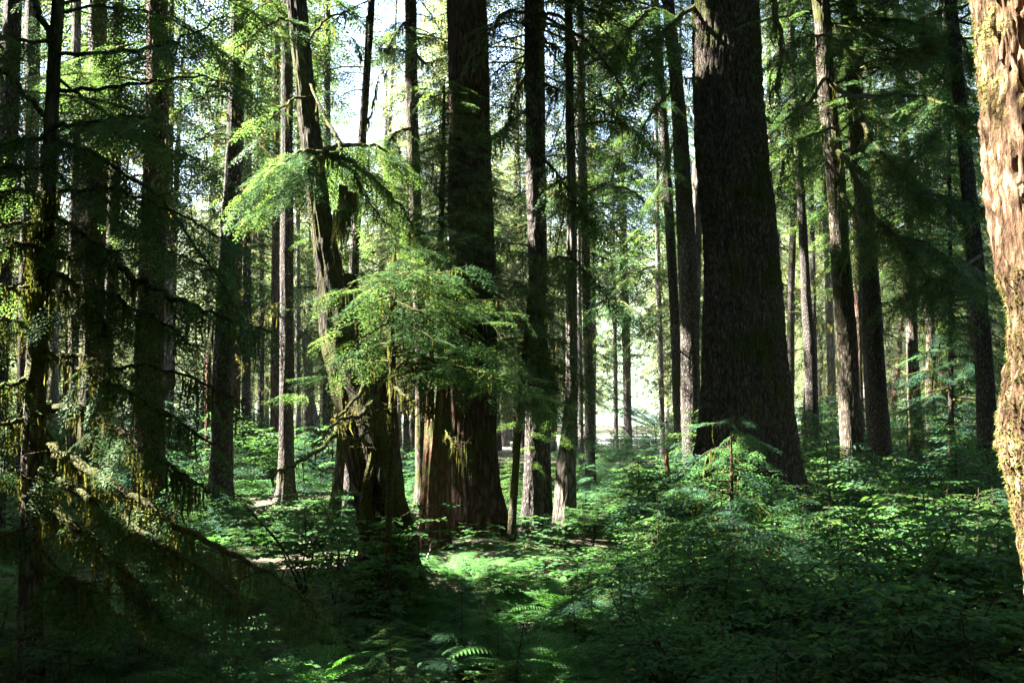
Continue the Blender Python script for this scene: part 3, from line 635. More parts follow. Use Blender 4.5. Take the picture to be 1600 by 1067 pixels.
# --- leaning mossy tree wrapped round a rotten cedar stump
def leaning_tree():
    d = 10.7; rng = np.random.RandomState(12)
    line = [(455, -60, 26), (462, 0, 27), (475, 120, 28), (490, 250, 30), (502, 340, 32), (512, 400, 38), (524, 450, 50), (538, 520, 66), (548, 590, 60), (562, 680, 54), (578, 760, 52), (596, 840, 58), (612, 900, 66)]
    a = trunk_path(line, d, 17)
    root = thing('leaning_conifer', 'mossy tree leaning left, its roots twisted round a rotten red stump', 'tree', (a[0, 0], d, a[0, 2] + .25))
    g = make_trunk(a, 110, .04, .13, .35, 4, 50, 11., 3, .4)
    g.obj('trunk', ['bark_dark'], root)
    roots = [[(548, 560, d - .25, .12), (572, 640, d - .42, .14), (596, 720, d - .42, .15), (612, 790, d - .3, .16), (622, 860, d - .2, .19), (634, 960, d - .3, .22)],
             [(600, 640, d + .05, .05), (612, 700, d - .1, .07), (620, 780, d - .15, .09), (634, 850, d - .1, .10), (652, 900, d - .1, .09), (662, 965, d - .2, .08)],
             [(560, 640, d - .3, .05), (585, 700, d - .5, .06), (572, 790, d - .45, .07), (586, 880, d - .4, .09), (580, 965, d - .5, .11)],
             [(525, 470, d + .1, .10), (545, 440, d, .09), (549, 434, d, .05)]]
    for k, ln in enumerate(roots):
        g = Geo(); c = catmull([[*P(x, y, dd), r] for x, y, dd, r in ln], 60); o = k * 9.
        def disp(th, i, rr):
            z = c[i, 2]; return rr * (1 + .22 * vnoise(np.cos(th) * 2 + o, np.sin(th) * 2, z * 3) + .15 * vnoise(np.cos(th) * 5 + o, np.sin(th) * 5, z * 7))
        v, q = tube(c[:, :3], c[:, 3], 28, disp); g.add(v, q, 0, True); g.obj('root' if k < 3 else 'burl', ['bark_dark'], root)
    # lit fan of branches at y ~ 270 and its hanging moss
    g = Geo()
    L1 = [(503, 238, d), (545, 250, d + .1), (590, 285, d + .25), (630, 330, d + .4), (655, 375, d + .5)]
    L2 = [(500, 245, d - .2), (475, 258, d - .6), (450, 285, d - .8), (425, 320, d - .9)]
    L3 = [(505, 236, d), (540, 226, d + .2), (590, 232, d + .4), (640, 268, d + .6)]
    L4 = [(503, 240, d - .1), (470, 238, d - .4), (430, 262, d - .6), (395, 300, d - .8)]
    L5 = [(508, 240, d), (540, 262, d + .1), (575, 310, d + .2), (600, 350, d + .3)]
    for ln, n, mo in ((L1, 26, 40), (L2, 20, 26), (L3, 24, 24), (L4, 20, 20), (L5, 12, 26)):
        limb(g, ln, .035, .008, rng, n, (.45, .85), 0, mo, (.1, .45), .12, .5)
    c = np.array([P(x, y, d - .4) for x, y in ((535, 290), (545, 300), (540, 315), (552, 300), (530, 330))])
    g.leaves(hang(rng, c, 120, .3, .75, .018), 2)
    g.obj('sunlit_limb', ['limb', 'needle', 'moss'], root)
    g = Geo()
    limb(g, [(478, 120, d), (500, 165, d - .3), (520, 205, d - .5), (534, 232, d - .6)], .016, .022, rng, 0, moss=2)
    limb(g, [(470, 80, d), (500, 40, d + .3), (540, 20, d + .6), (575, 30, d + .9)], .02, .006, rng, 6, (.3, .5), 1, 6, u0=.4)
    limb(g, [(466, 40, d), (440, 30, d - .4), (400, 50, d - .9), (340, 110, d - 1.4)], .022, .006, rng, 12, (.4, .8), 0, 10, u0=.2)
    limb(g, [(480, 150, d), (450, 160, d - .5), (420, 190, d - .9), (405, 230, d - 1.2)], .018, .005, rng, 7, (.3, .6), 0, 10, u0=.3)
    for ln in ([(545, 640, d - .3), (515, 690, d - .9), (470, 720, d - 1.5), (420, 745, d - 2.2)], [(590, 620, d - .4), (560, 650, d - .9), (530, 655, d - 1.2), (490, 700, d - 1.5)],
               [(600, 560, d - .3), (570, 600, d - .6), (540, 640, d - .8), (520, 655, d - .9)]):
        limb(g, ln, .03, .008, rng, 0, moss=20, ml=(.05, .2), twigs=10)
    add_crown(g, a, 9, 16.5, 26, 2.2, 2, rng, 0)
    g.obj('crown', ['limb', 'needle', 'moss'], root)
    TREES['leaning'] = (root, a)
    # rotten red stump inside
    ln = [(585, 545, 34), (590, 600, 46), (594, 680, 52), (598, 760, 56), (602, 840, 66), (610, 900, 80)]
    b = trunk_path(ln, d + .22, .1); root = thing('rotten_stump', 'rotten red-brown stump gripped by the leaning tree\'s roots', 'stump', (b[0, 0], b[0, 1], b[0, 2] + .25))
    g = make_trunk(b, 90, .04, .22, .4, 5, 61, 12, 1.1, .4); v = g.v[0]; top = v[:, 2].max()
    v[:, 2] += np.where(v[:, 2] > top - .3, .35 * vnoise(v[:, 0] * 9, v[:, 1] * 9, 3), 0); g.obj('stump_wood', ['wood_red'], root)
    TREES['stump'] = (root, b)
leaning_tree()
def snag(name, label, d, line, mat, seed, spikes=.5):
    a = trunk_path(line, d, .1); root = thing(name, label, 'snag', (a[0, 0], a[0, 1], a[0, 2] + .25))
    g = make_trunk(a, 90, .04, .16, .08, 5, seed, 14, .8, .4); v = g.v[0]; top = v[:, 2].max(); th = np.arctan2(v[:, 1] - a[-1, 1], v[:, 0] - a[-1, 0])
    w = np.clip((v[:, 2] - (top - .25)) / .25, 0, 1)
    v[:, 2] += w * spikes * (vnoise(np.cos(th) * 3, np.sin(th) * 3, seed) + .3 * vnoise(np.cos(th) * 9, np.sin(th) * 9, seed))
    g.obj('wood', [mat], root); return root, a
TREES['cedar_snag'] = snag('cedar_snag', 'broken orange-brown snag with split bare wood touching the red-brown trunk', 13.6,
    [(690, 625, 26), (687, 650, 36), (684, 720, 42), (681, 800, 46), (680, 870, 52)], 'wood_red', 71, .9)
TREES['thin_snag'] = snag('dead_sapling', 'thin reddish broken stem just left of the dark straight trunk', 26., [(326, 560, 8), (326, 620, 11), (325, 740, 12)], 'wood_red', 72, .4)
TREES['post_snag'] = snag('dead_sapling', 'short thin dead stem rising from brush left of the two slim trunks', 16., [(1040, 708, 5), (1044, 740, 7), (1048, 790, 8)], 'wood_red', 73, .2)

# --- the near mossy tree at left with long traced limbs
def near_mossy():
    d = 7.6; rng = np.random.RandomState(33)
    line = [(95, -60, 15), (92, 0, 16), (85, 100, 17), (80, 200, 20), (73, 300, 23), (66, 400, 27), (62, 480, 28), (54, 600, 30), (50, 700, 32), (50, 850, 34), (50, 1000, 38)]
    a = trunk_path(line, d, 12)
    root = thing('mossy_conifer', 'near slim tree at the left with long moss-hung limbs', 'tree', (a[0, 0], d, a[0, 2] + .25))
    make_trunk(a, 64, .04, .16, .3, 5, 91, 9, 5, .3).obj('trunk', ['bark_mossy'], root)
    g = Geo(); dd = d
    limb(g, [(82, 60, dd), (62, 20, dd + .1), (45, -20, dd + .2), (30, -60, dd + .3)], .028, .015, rng, 0, moss=4)
    limb(g, [(73, 190, dd), (37, 142, dd - .2), (0, 110, dd - .3), (-30, 90, dd - .4)], .022, .012, rng, 5, (.3, .5), -1, 8)
    up = [([(90, 83), (150, 82), (210, 77), (262, 67), (300, 52), (350, 30)], .9), ([(88, 62), (40, 64), (0, 56), (-40, 50)], .4),
          ([(88, 140), (150, 140), (230, 128), (300, 122), (360, 130)], .8), ([(86, 198), (120, 196), (160, 188), (200, 180), (260, 190)], 1.0),
          ([(86, 218), (150, 245), (250, 310), (330, 420), (370, 480)], 1.6), ([(88, 225), (120, 232), (165, 250), (210, 300)], .8),
          ([(85, 298), (120, 300), (165, 294), (215, 308), (300, 345), (360, 380)], 1.4), ([(82, 340), (110, 350), (150, 380), (190, 400)], .8),
          ([(70, 267), (30, 260), (-10, 262)], .5), ([(66, 300), (30, 298), (-10, 300)], .4), ([(72, 215), (30, 218), (-20, 245)], .4)]
    for ln, dr in up:
        n = len(ln); limb(g, [(x, y, dd - dr * k / (n - 1)) for k, (x, y) in enumerate(ln)], .018, .005, rng, 3 * n + 4, (.3, .7), -1, 10, (.06, .22), .22, .35, twigs=6, mw=.01)
    low = [([(80, 396), (130, 402), (175, 414), (215, 436), (260, 456), (300, 476), (360, 500), (430, 520)], 1.4, .03, 40),
           ([(76, 425), (120, 440), (160, 455), (200, 480), (250, 500), (300, 540)], 1.0, .02, 30),
           ([(74, 455), (110, 460), (150, 490), (170, 530)], .8, .016, 16), ([(70, 545), (110, 570), (150, 590), (200, 610), (260, 650), (330, 690)], 1.3, .015, 24),
           ([(66, 560), (120, 555), (170, 575), (220, 570), (300, 590), (360, 620)], 1.4, .014, 24),
           ([(55, 635), (124, 640), (165, 661), (200, 680), (240, 712), (285, 742), (330, 770)], 1.2, .030, 60),
           ([(58, 690), (100, 712), (150, 738), (200, 768), (235, 790), (300, 835), (390, 880), (470, 930), (520, 980)], 1.6, .035, 80),
           ([(56, 730), (110, 760), (180, 800), (250, 850), (330, 900), (400, 960)], 1.7, .025, 50),
           ([(58, 790), (90, 805), (130, 830), (180, 882), (222, 915), (240, 950)], .8, .040, 70),
           ([(56, 880), (90, 900), (120, 910), (150, 915)], .5, .03, 24)]
    for ln, dr, r, mo in low:
        n = len(ln); limb(g, [(x, y, dd - dr * k / (n - 1)) for k, (x, y) in enumerate(ln)], r * 1.25, .008, rng, 2 * n + 1, (.3, .65), -1, mo * 3, (.1, .45), .3, .5, twigs=12, mw=.011)
    for ln in ([(58, 446), (30, 452), (0, 448), (-40, 446)], [(66, 352), (30, 348), (0, 356), (-30, 380)], [(60, 380), (30, 384), (-20, 382)], [(50, 520), (20, 500), (-20, 505)],
               [(45, 590), (20, 600), (-30, 610)], [(44, 650), (10, 660), (-30, 660)], [(44, 740), (10, 735), (-30, 740)], [(48, 820), (20, 830), (-20, 850)]):
        n = len(ln); limb(g, [(x, y, dd - .3 * k / (n - 1)) for k, (x, y) in enumerate(ln)], .022, .012, rng, 5, (.25, .5), -1, 50, (.1, .35), .2, .4, twigs=6, mw=.011)
    for ln, dr in (([(92, 20), (160, 10), (240, 20), (320, 60), (400, 130)], -.6), ([(84, 120), (170, 180), (260, 230), (340, 260)], -.4),
                   ([(78, 260), (170, 340), (280, 400), (400, 440)], -.5), ([(90, 10), (200, -20), (330, -10), (430, 40)], -1.0), ([(60, 660), (140, 760), (240, 860), (340, 960)], .6),
                   ([(56, 850), (140, 930), (250, 990), (380, 1030)], .5)):
        n = len(ln); limb(g, [(x, y, dd - dr * k / (n - 1)) for k, (x, y) in enumerate(ln)], .014, .004, rng, 16, (.35, .75), -1, 24, (.06, .3), .15, .4, twigs=6, mw=.01)
    g.obj('limbs', ['limb', 'needle', 'moss'], root)
    g = Geo(); b = []
    for k in range(1500):      # moss sleeve round the lit bend of the trunk
        z = rng.uniform(Z(520, d), Z(300, d)); c = path_at(a, z); th = rng.uniform(0, 6.28); b.append([c[0] + c[3] * 1.15 * math.cos(th), c[1] + c[3] * 1.15 * math.sin(th), z])
    g.leaves(hang(rng, np.array(b), 1500, .04, .16, .01), 0); g.obj('trunk_moss', ['moss_gold'], root)
    g = Geo(); add_crown(g, a, 6.3, 11.5, 14, 1.6, 1, rng, 0); g.obj('crown', ['limb', 'needle', 'moss'], root)
    TREES['mossy'] = (root, a)
near_mossy()
# --- young hemlocks with traced crowns
def young_tree(key, label, d, line, ytop, ylow, n, Lmax, seed, top=None, lod=0, mossy=0, bark='limb', side=None, leaf='needle'):
    rng = np.random.RandomState(seed); a = trunk_path(line, d, top if top else Z(ytop, d))
    root = thing('young_hemlock', label, 'tree', (a[0, 0], d, a[0, 2] + .25))
    make_trunk(a, 20, .1, .12, .2, 5, seed, 8, 5, .2).obj('trunk', [bark], root)
    g = Geo(); z0, z1 = Z(ylow, d), a[-1, 2]
    for i in range(n):
        u = (i + rng.rand()) / n; z = z0 + (z1 - z0) * u; c = path_at(a, z); az = rng.uniform(0, 6.283)
        if side is not None and math.cos(az - side) < -.2 and rng.rand() < .6: az += math.pi
        L = Lmax * (1.05 - u) ** .7 * rng.uniform(.6, 1.1) + .15; b = c[:3]
        put_branch(g, L, lod, 'leafy', rng.randint(5), b, az, R(rng.uniform(-12, 16)))
    if mossy:
        zz = rng.uniform(a[0, 2] + .4, z1, 400); b = np.array([path_at(a, z)[:3] for z in zz]); g.leaves(hang(rng, b, mossy, .05, .3, .014), 2)
    g.obj('crown', ['limb', leaf, 'moss'], root); TREES[key] = (root, a); return root, a, rng
young_tree('lit_hemlock', 'sunlit young hemlock in front of the red-brown trunk, its moss-hung stem beside the leaning tree', 9.2,
    [(617, 400, 4), (614, 480, 6), (613, 560, 8), (611, 700, 10), (608, 800, 11), (604, 930, 12)], 385, 600, 30, 1.2, 101, mossy=160, side=0.)
g = Geo(); rng = np.random.RandomState(8); d = 9.2
for ln, n in (([(613, 470, d), (660, 490, d - .2), (720, 520, d - .4), (790, 565, d - .5)], 14), ([(613, 540, d), (670, 560, d - .2), (740, 580, d - .3), (830, 608, d - .4)], 14),
           ([(613, 500, d), (580, 520, d - .2), (550, 540, d - .3), (520, 590, d - .4)], 5), ([(613, 430, d), (650, 425, d - .2), (690, 425, d - .3), (730, 415, d - .4)], 10),
           ([(613, 470, d), (570, 455, d), (540, 450, d - .2), (515, 470, d - .3)], 8), ([(613, 505, d), (680, 480, d + .3), (740, 470, d + .4), (800, 470, d + .5)], 10)):
    limb(g, ln, .012, .003, rng, n, (.3, .6), 0, 24, (.06, .25), .1, .25, mw=.011)
for ln in ([(613, 600, d), (640, 625, d - .2), (670, 640, d - .3), (688, 655, d - .4)], [(613, 585, d), (640, 560, d - .2), (655, 590, d - .3), (680, 640, d - .3)], [(613, 650, d), (590, 640, d - .3), (570, 680, d - .5), (535, 690, d - .6)]):
    limb(g, ln, .018, .006, rng, 0, moss=50, ml=(.05, .22), twigs=14, mw=.012)
o = g.obj('side_limbs', ['limb', 'needle', 'moss'], TREES['lit_hemlock'][0])
young_tree('snag_hemlock', 'slender dark hemlock with bright top standing before the red-brown trunk', 13.72,
    [(694, 150, 4), (692, 260, 7), (688, 380, 9), (688, 500, 10), (688, 640, 11), (687, 800, 12)], 125, 480, 120, 1.35, 102, side=.1)
young_tree('dark_hemlock', 'drooping dark hemlock on a thin stem between the red-brown and straight trunks', 14.0,
    [(836, 400, 4), (826, 480, 7), (820, 560, 9), (808, 700, 11), (798, 860, 13)], 395, 640, 54, 1.25, 103, side=0.2)
young_tree('front_hemlock', 'waist-high blue-green hemlock sapling standing before the thickest trunk', 8.6,
    [(1142, 660, 2), (1143, 760, 5), (1144, 860, 7), (1143, 980, 9)], 655, 960, 44, 1.15, 104, leaf='needle_young', bark='twig')
# --- traced limbs on the right-hand trees
def add_limbs(key, specs, seed, name='limbs', lod=1):
    rng = np.random.RandomState(seed); g = Geo()
    for ln, r0, n, sl, mo in specs:
        limb(g, ln, r0, .006, rng, int(n * 1.35), (sl[0] * 1.1, sl[1] * 1.1), lod, mo, (.12, .5), .2, .5, twigs=8, mw=.02)
    g.obj(name, ['limb', 'needle', 'moss'], TREES[key][0])
add_limbs('sunlit', [
    ([(1306, 235, 22), (1330, 262, 20.5), (1360, 330, 19), (1395, 365, 18), (1440, 420, 17.3), (1470, 500, 17)], .07, 26, (.7, 1.4), 130),
    ([(1296, 130, 22), (1330, 150, 20), (1380, 150, 17), (1430, 150, 15), (1480, 165, 14), (1530, 180, 13.6)], .06, 34, (.6, 1.2), 90),
    ([(1312, 300, 22), (1350, 350, 20), (1390, 370, 18.6), (1450, 380, 17.6), (1510, 430, 17)], .06, 26, (.7, 1.3), 110),
    ([(1290, 120, 22), (1270, 150, 19), (1250, 180, 16), (1225, 195, 14.2)], .04, 16, (.4, .9), 40),
    ([(1308, 200, 22), (1270, 210, 20), (1230, 240, 18.5), (1215, 300, 18)], .04, 22, (.6, 1.1), 90)], 201)
add_limbs('lean_right', [
    ([(1485, 52, 20), (1460, 60, 19), (1430, 80, 18.3), (1405, 118, 18)], .05, 5, (.5, .9), 40), ([(1484, 70, 20), (1450, 75, 19), (1420, 88, 18)], .04, 5, (.5, .9), 30),
    ([(1488, 10, 20), (1455, 22, 19), (1430, 40, 18)], .05, 8, (.6, 1.1), 40), ([(1498, 50, 20), (1512, 80, 19.4), (1520, 110, 19)], .03, 3, (.4, .7), 16),
    ([(1505, 95, 20), (1530, 92, 19), (1560, 96, 18)], .03, 8, (.5, .8), 16), ([(1500, 180, 20), (1470, 200, 18.8), (1430, 240, 18), (1400, 300, 17.5)], .04, 22, (.7, 1.3), 60),
    ([(1532, 400, 20), (1500, 420, 18.5), (1450, 440, 17.5), (1400, 470, 17)], .04, 22, (.7, 1.3), 60), ([(1515, 310, 20), (1545, 330, 19), (1570, 300, 18)], .03, 8, (.5, .9), 16)], 202)
add_limbs('speckled', [([(1340, 180, 23), (1370, 230, 21.5), (1410, 270, 20.5), (1450, 330, 20)], .05, 24, (.7, 1.3), 70), ([(1350, 250, 23), (1400, 260, 21), (1450, 300, 20), (1490, 310, 19.6)], .05, 24, (.7, 1.4), 80),
    ([(1338, 90, 23), (1300, 60, 20), (1250, 60, 18), (1215, 100, 17)], .05, 22, (.6, 1.2), 110), ([(1335, 40, 23), (1380, 30, 21), (1430, 40, 20), (1460, 80, 19.6)], .05, 26, (.7, 1.3), 60)], 203)
add_limbs('thick', [([(1200, -60, 14), (1212, 20, 13.2), (1222, 90, 12.8), (1205, 150, 12.6)], .05, 10, (.4, .8), 90), ([(1085, 10, 14), (1050, 40, 13), (1020, 80, 12.4), (1000, 140, 12.2)], .035, 20, (.4, .8), 40),
    ([(1100, 118, 14), (1075, 125, 13.4), (1060, 118, 13)], .02, 2, (.2, .3), 6)], 204)
add_limbs('straight', [([(848, 20, 15.6), (880, 30, 14.5), (900, 70, 14), (908, 120, 13.8), (904, 170, 13.7)], .03, 3, (.3, .5), 24), ([(845, 60, 15.6), (870, 75, 15), (890, 90, 14.8)], .03, 4, (.3, .5), 14),
    ([(850, 130, 15.6), (875, 142, 15)], .03, 3, (.3, .5), 10), ([(838, 100, 15.6), (810, 140, 15), (790, 200, 14.6)], .03, 14, (.5, .9), 50), ([(850, 250, 15.6), (880, 285, 15), (905, 330, 14.6)], .03, 8, (.5, .8), 30),
    ([(822, 170, 15.6), (790, 200, 15), (770, 215, 14.6)], .03, 9, (.4, .7), 24)], 205)
add_limbs('n643', [([(648, 60, 22), (680, 62, 20.5), (700, 72, 19.8)], .05, 4, (.5, .8), 30), ([(648, 85, 22), (670, 100, 21), (695, 82, 20.5)], .05, 4, (.5, .8), 30), ([(640, 30, 22), (620, 50, 21), (600, 90, 20.5)], .04, 12, (.6, 1.), 60),
    ([(640, 80, 22), (612, 78, 21), (592, 75, 20.6)], .04, 10, (.5, .9), 30), ([(650, 150, 22), (690, 155, 20), (705, 190, 19.4)], .05, 12, (.5, .9), 60), ([(642, 200, 22), (615, 210, 21), (600, 235, 20.5)], .04, 12, (.5, .9), 60)], 206)
add_limbs('n918', [([(916, 232, 27), (940, 240, 25), (965, 250, 24), (992, 268, 23.5)], .05, 12, (.7, 1.2), 40), ([(914, 200, 27), (945, 190, 25.5), (985, 200, 24.6), (1020, 240, 24)], .05, 15, (.8, 1.4), 50),
    ([(920, 300, 27), (950, 290, 25), (990, 300, 24), (1020, 330, 23.6)], .05, 12, (.8, 1.3), 40), ([(908, 60, 27), (940, 60, 25.5), (985, 80, 24.6), (1020, 130, 24)], .05, 18, (.8, 1.4), 60),
    ([(921, 480, 27), (950, 470, 25), (985, 480, 24), (1010, 510, 23.5)], .05, 16, (.6, 1.1), 30), ([(910, 120, 27), (880, 130, 26), (860, 160, 25), (850, 200, 24.6)], .04, 18, (.7, 1.2), 40)], 211)
add_limbs('pair_r', [([(1046, 10, 24), (1010, 20, 22.5), (975, 60, 21.6), (955, 110, 21.2)], .05, 26, (.7, 1.3), 70), ([(1058, 140, 24), (1030, 160, 23), (1005, 200, 22.4), (990, 250, 22)], .04, 20, (.6, 1.1), 50),
    ([(1062, 200, 24), (1040, 260, 23), (1020, 340, 22.4)], .03, 16, (.6, 1.), 40)], 212)
add_limbs('straight', [([(822, 20, 15.6), (790, 20, 14.6), (765, 50, 14), (750, 90, 13.7)], .03, 14, (.4, .8), 40), ([(850, 300, 15.6), (890, 310, 14.8), (930, 350, 14.4)], .03, 12, (.4, .8), 30), ([(850, 420, 15.6), (880, 400, 15), (920, 430, 14.6), (960, 480, 14.4)], .03, 16, (.4, .8), 30)], 213, 'boughs')
add_limbs('n570', [([(568, 200, 20), (580, 180, 19.5), (590, 130, 19.2), (598, 105, 19)], .035, 2, (.3, .4), 20), ([(565, 95, 20), (560, 75, 19.5), (552, 60, 19)], .03, 6, (.4, .7), 8)], 207)
add_limbs('cedar_snag', [([(692, 660, 13.6), (700, 680, 13.3), (712, 700, 13.1)], .01, 0, (.1, .2), 4)], 208, 'broken_twig')

# --- background conifers: six kinds, copied; and the ones beyond the left edge that shade the scene
protos = []
def bg_proto(k):
    rng = np.random.RandomState(300 + k); H = [24, 30, 27, 22, 32, 26][k]; r = [.16, .24, .2, .13, .28, .18][k]
    a = np.array([[0, 0, -.3, r * 1.15], [.05, .0, 2, r], [.2 * rng.randn() * .4, .1, H * .5, r * .7], [.2 * rng.randn(), .1, H, .02]])
    root = thing('background_conifer', 'x', 'tree', (0, 500, 0)); root.location = (0, 0, 0)
    make_trunk(a, 18, .5, .08, .3, 4, 300 + k).obj('trunk', [['bark', 'bark_pale', 'bark'][k % 3]], root)
    g = Geo(); z = [3, 7, 5, 1.5, 9, 4][k]
    add_crown(g, a, z, H - .5, [150, 140, 150, 140, 130, 150][k], [3.2, 4, 3.6, 2.6, 4.2, 3.4][k], 2, rng, 10, kinds=('leafy', 'leafy', 'sparse'), shape=.75, protect=False)
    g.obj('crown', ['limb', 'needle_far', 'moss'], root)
    return root
used = []
rng = np.random.RandomState(44); BG = []
def far_ok(px, d):
    if 925 < px < 1022 and d < 84: return False
    if 850 < px < 1080 and d > 60 and (int(px * 7) % 3): return False
    if 500 < px < 600 and d < 50: return False
    if 840 < px < 925 and d < 42: return False
    return True
tries = 0
while len(BG) < 165 and tries < 8000:
    tries += 1; d = rng.uniform(38, 66) if rng.rand() < .45 else rng.uniform(66, 125); px = rng.uniform(-150, 1750)
    if not far_ok(px, d): continue
    x = (px - 800) / F * d
    if any((x - b[0]) ** 2 + (d - b[1]) ** 2 < 9 for b in BG): continue
    if any((x - t[1][0, 0]) ** 2 + (d - t[1][0, 1]) ** 2 < 3 for t in TREES.values()): continue
    BG.append((x, d, px))
def ordinal(n):
    return {1: 'first', 2: 'second', 3: 'third'}.get(n, f'{n}th')
LANDW = [('mossy', 'the near mossy tree'), ('n145', 'the broad lichen-draped trunk'), ('n235', 'the thick brown trunk'), ('n347', 'the dark straight trunk'), ('flared', 'the flared-foot trunk'),
         ('leaning', 'the leaning tree'), ('red', 'the red-brown trunk'), ('snag_top', 'the grey snag'), ('n975', 'the pale bluish trunk'), ('pair_r', 'the two slim trunks'), ('thick', 'the thickest trunk'),
         ('sunlit', 'the sunlit mossy trunk'), ('n1427', 'the mid-sized sunlit-sided trunk'), ('lean_right', 'the tilting grey trunk')]
LPX = []
for k, w in LANDW:
    a = TREES[k][1]; c = path_at(a, 1.5); LPX.append((proj(c)[0], w, a[0, 1]))
LPX.sort()
def relabel(items, noun):
    """items: (object, px, depth). Labels by the pair of landmark trunks they stand between, in order from the left"""
    bins = {}
    for o, px, d in items:
        k = sum(px > l[0] for l in LPX); bins.setdefault(k, []).append((px, d, o))
    for k, lst in bins.items():
        lst.sort(key=lambda t: t[0])
        if k == 0: w = 'left of ' + LPX[0][1]
        elif k == len(LPX): w = 'right of ' + LPX[-1][1]
        else: w = 'between ' + LPX[k - 1][1] + ' and ' + LPX[k][1]
        for n, (px, d, o) in enumerate(lst):
            if len(lst) == 1: o['label'] = f'only {noun} {w}'
            else: o['label'] = f'{ordinal(n + 1)} {noun} {w}'
items = []
for i, (x, d, px) in enumerate(BG):
    k = rng.randint(6); z = float(ground_z(x, d)); s = rng.uniform(.8, 1.15)
    while len(protos) <= k: protos.append(None)
    if protos[k] is None:
        protos[k] = bg_proto(k); o = protos[k]; o.location = (x, d, z); o.rotation_euler = (0, 0, rng.uniform(0, 6.28)); o.scale = (s,) * 3
    else: o = copy_tree(protos[k], (x, d, z), rng.uniform(0, 6.28), s)
    o.rotation_euler = (R(rng.uniform(-2.5, 2.5)), R(rng.uniform(-2.5, 2.5)), o.rotation_euler[2])
    o['group'] = 'background conifers beyond the near trunks'; items.append((o, px, d))
relabel(items, 'far conifer')
# broken dead trunks among the far conifers
DEAD = []
rng = np.random.RandomState(73)
while len(DEAD) < 13:
    d = rng.uniform(30, 75); px = rng.uniform(-20, 1620); x = (px - 800) / F * d
    if 900 < px < 1040 or any(abs(px - b[2]) < 40 for b in DEAD): continue
    H = rng.uniform(5, 15); r = rng.uniform(.12, .26); z = float(ground_z(x, d)); ln_ = rng.uniform(-.12, .12)
    a = np.array([[x, d, z - .3, r * 1.15], [x, d, z + 1.5, r], [x + ln_ * H * .5, d, z + H * .5, r * .85], [x + ln_ * H, d, z + H, r * .65]])
    root = thing('dead_conifer', 'x', 'snag', (x, d, z), 'broken dead trunks among the far conifers')
    g = make_trunk(a, 20, .25, .14, .3, 4, 900 + len(DEAD)); v = g.v[0]; tp = v[:, 2].max(); v[:, 2] += np.clip((v[:, 2] - tp + .5) * 2, 0, 1) * .8 * vnoise(v[:, 0] * 7, v[:, 1] * 7, H)
    g.obj('trunk', [['wood_grey', 'bark_red', 'bark_pale'][len(DEAD) % 3]], root)
    g = Geo(); add_crown(g, a, 2, H - .3, 10, 1.4, 2, rng, 12, kinds=('dead',)); g.obj('dead_branches', ['limb', 'needle', 'moss'], root); DEAD.append((root, d, px))
relabel([(o, px, d) for o, d, px in DEAD], 'broken dead trunk')
def far_woods():
    rng = np.random.RandomState(66); g = Geo(); out = []
    for i in range(420):
        y = rng.uniform(128, 200) if i < 200 else rng.uniform(200, 420); px = rng.uniform(-60, 1660); x = (px - 800) / F * y
        zb = 0 if y < 190 else -1 + 95 * max(0, (y - 190) / 330) ** 1.2; H = rng.uniform(18, 32)
        if 925 < px < 1022 and y < 200: continue
        n = 260 if y < 200 else 130; u = rng.uniform(0, 1, n) ** .8; r = (1 - u) * H * .17 * rng.uniform(.4, 1, n) + .3; a = rng.uniform(0, 6.28, n)
        c = np.stack([x + r * np.cos(a), y + r * np.sin(a), zb + H * (.12 + .88 * u)], 1); s = rng.uniform(.5, 1.2, (n, 1)) * (1.2 - u[:, None] * .7) * (1 if y < 200 else 1.5)
        dr = nrm(np.stack([np.cos(a), np.sin(a), rng.uniform(-.7, 0, n)], 1)) * s; sd = nrm(np.stack([-np.sin(a), np.cos(a), rng.uniform(-.5, .5, n)], 1)) * s * .35
        out.append(np.stack([c - dr * .5, c + sd, c + dr, c - sd], 1))
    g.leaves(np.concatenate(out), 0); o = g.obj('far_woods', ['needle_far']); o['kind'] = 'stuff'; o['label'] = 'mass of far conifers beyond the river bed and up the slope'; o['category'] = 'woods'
far_woods()
# shade trees to the left of the view (their crowns throw the shade seen in the photograph)
rng = np.random.RandomState(91); SH = []
tries = 0
while len(SH) < 72 and tries < 5000:
    tries += 1; y = rng.uniform(-6, 44); x = rng.uniform(-44, -2)
    if x > -.56 * y - 2.5: continue
    if x > -4 and y < 6: continue
    if any((x - b[0]) ** 2 + (y - b[1]) ** 2 < 7 for b in SH): continue
    if any(blocks_light(np.array([x, y, h]), .3) for h in np.arange(0, 18, .4)): continue
    SH.append((x, y))
for i, (x, y) in enumerate(SH):
    H = rng.uniform(20, 27); r = rng.uniform(.16, .3); z = float(ground_z(x, y)); a = np.array([[x, y, z - .3, r * 1.1], [x, y, z + 2, r], [x + .3, y, H * .5, r * .7], [x + .3, y + .2, H, .03]])
    root = thing('shade_conifer', 'tall conifer standing out of view beyond the left edge of the photo', 'tree', (x, y, z), 'conifers beyond the left edge')
    make_trunk(a, 14, .8, .06, .3, 4, 500 + i).obj('trunk', ['bark'], root)
    g = Geo(); add_crown(g, a, rng.uniform(3.5, 6), H - 1, 200, 4.6, 3, rng, 0, dmin=7.5, shape=.4); carve(g)
    g.obj('crown', ['limb', 'needle', 'moss'], root)

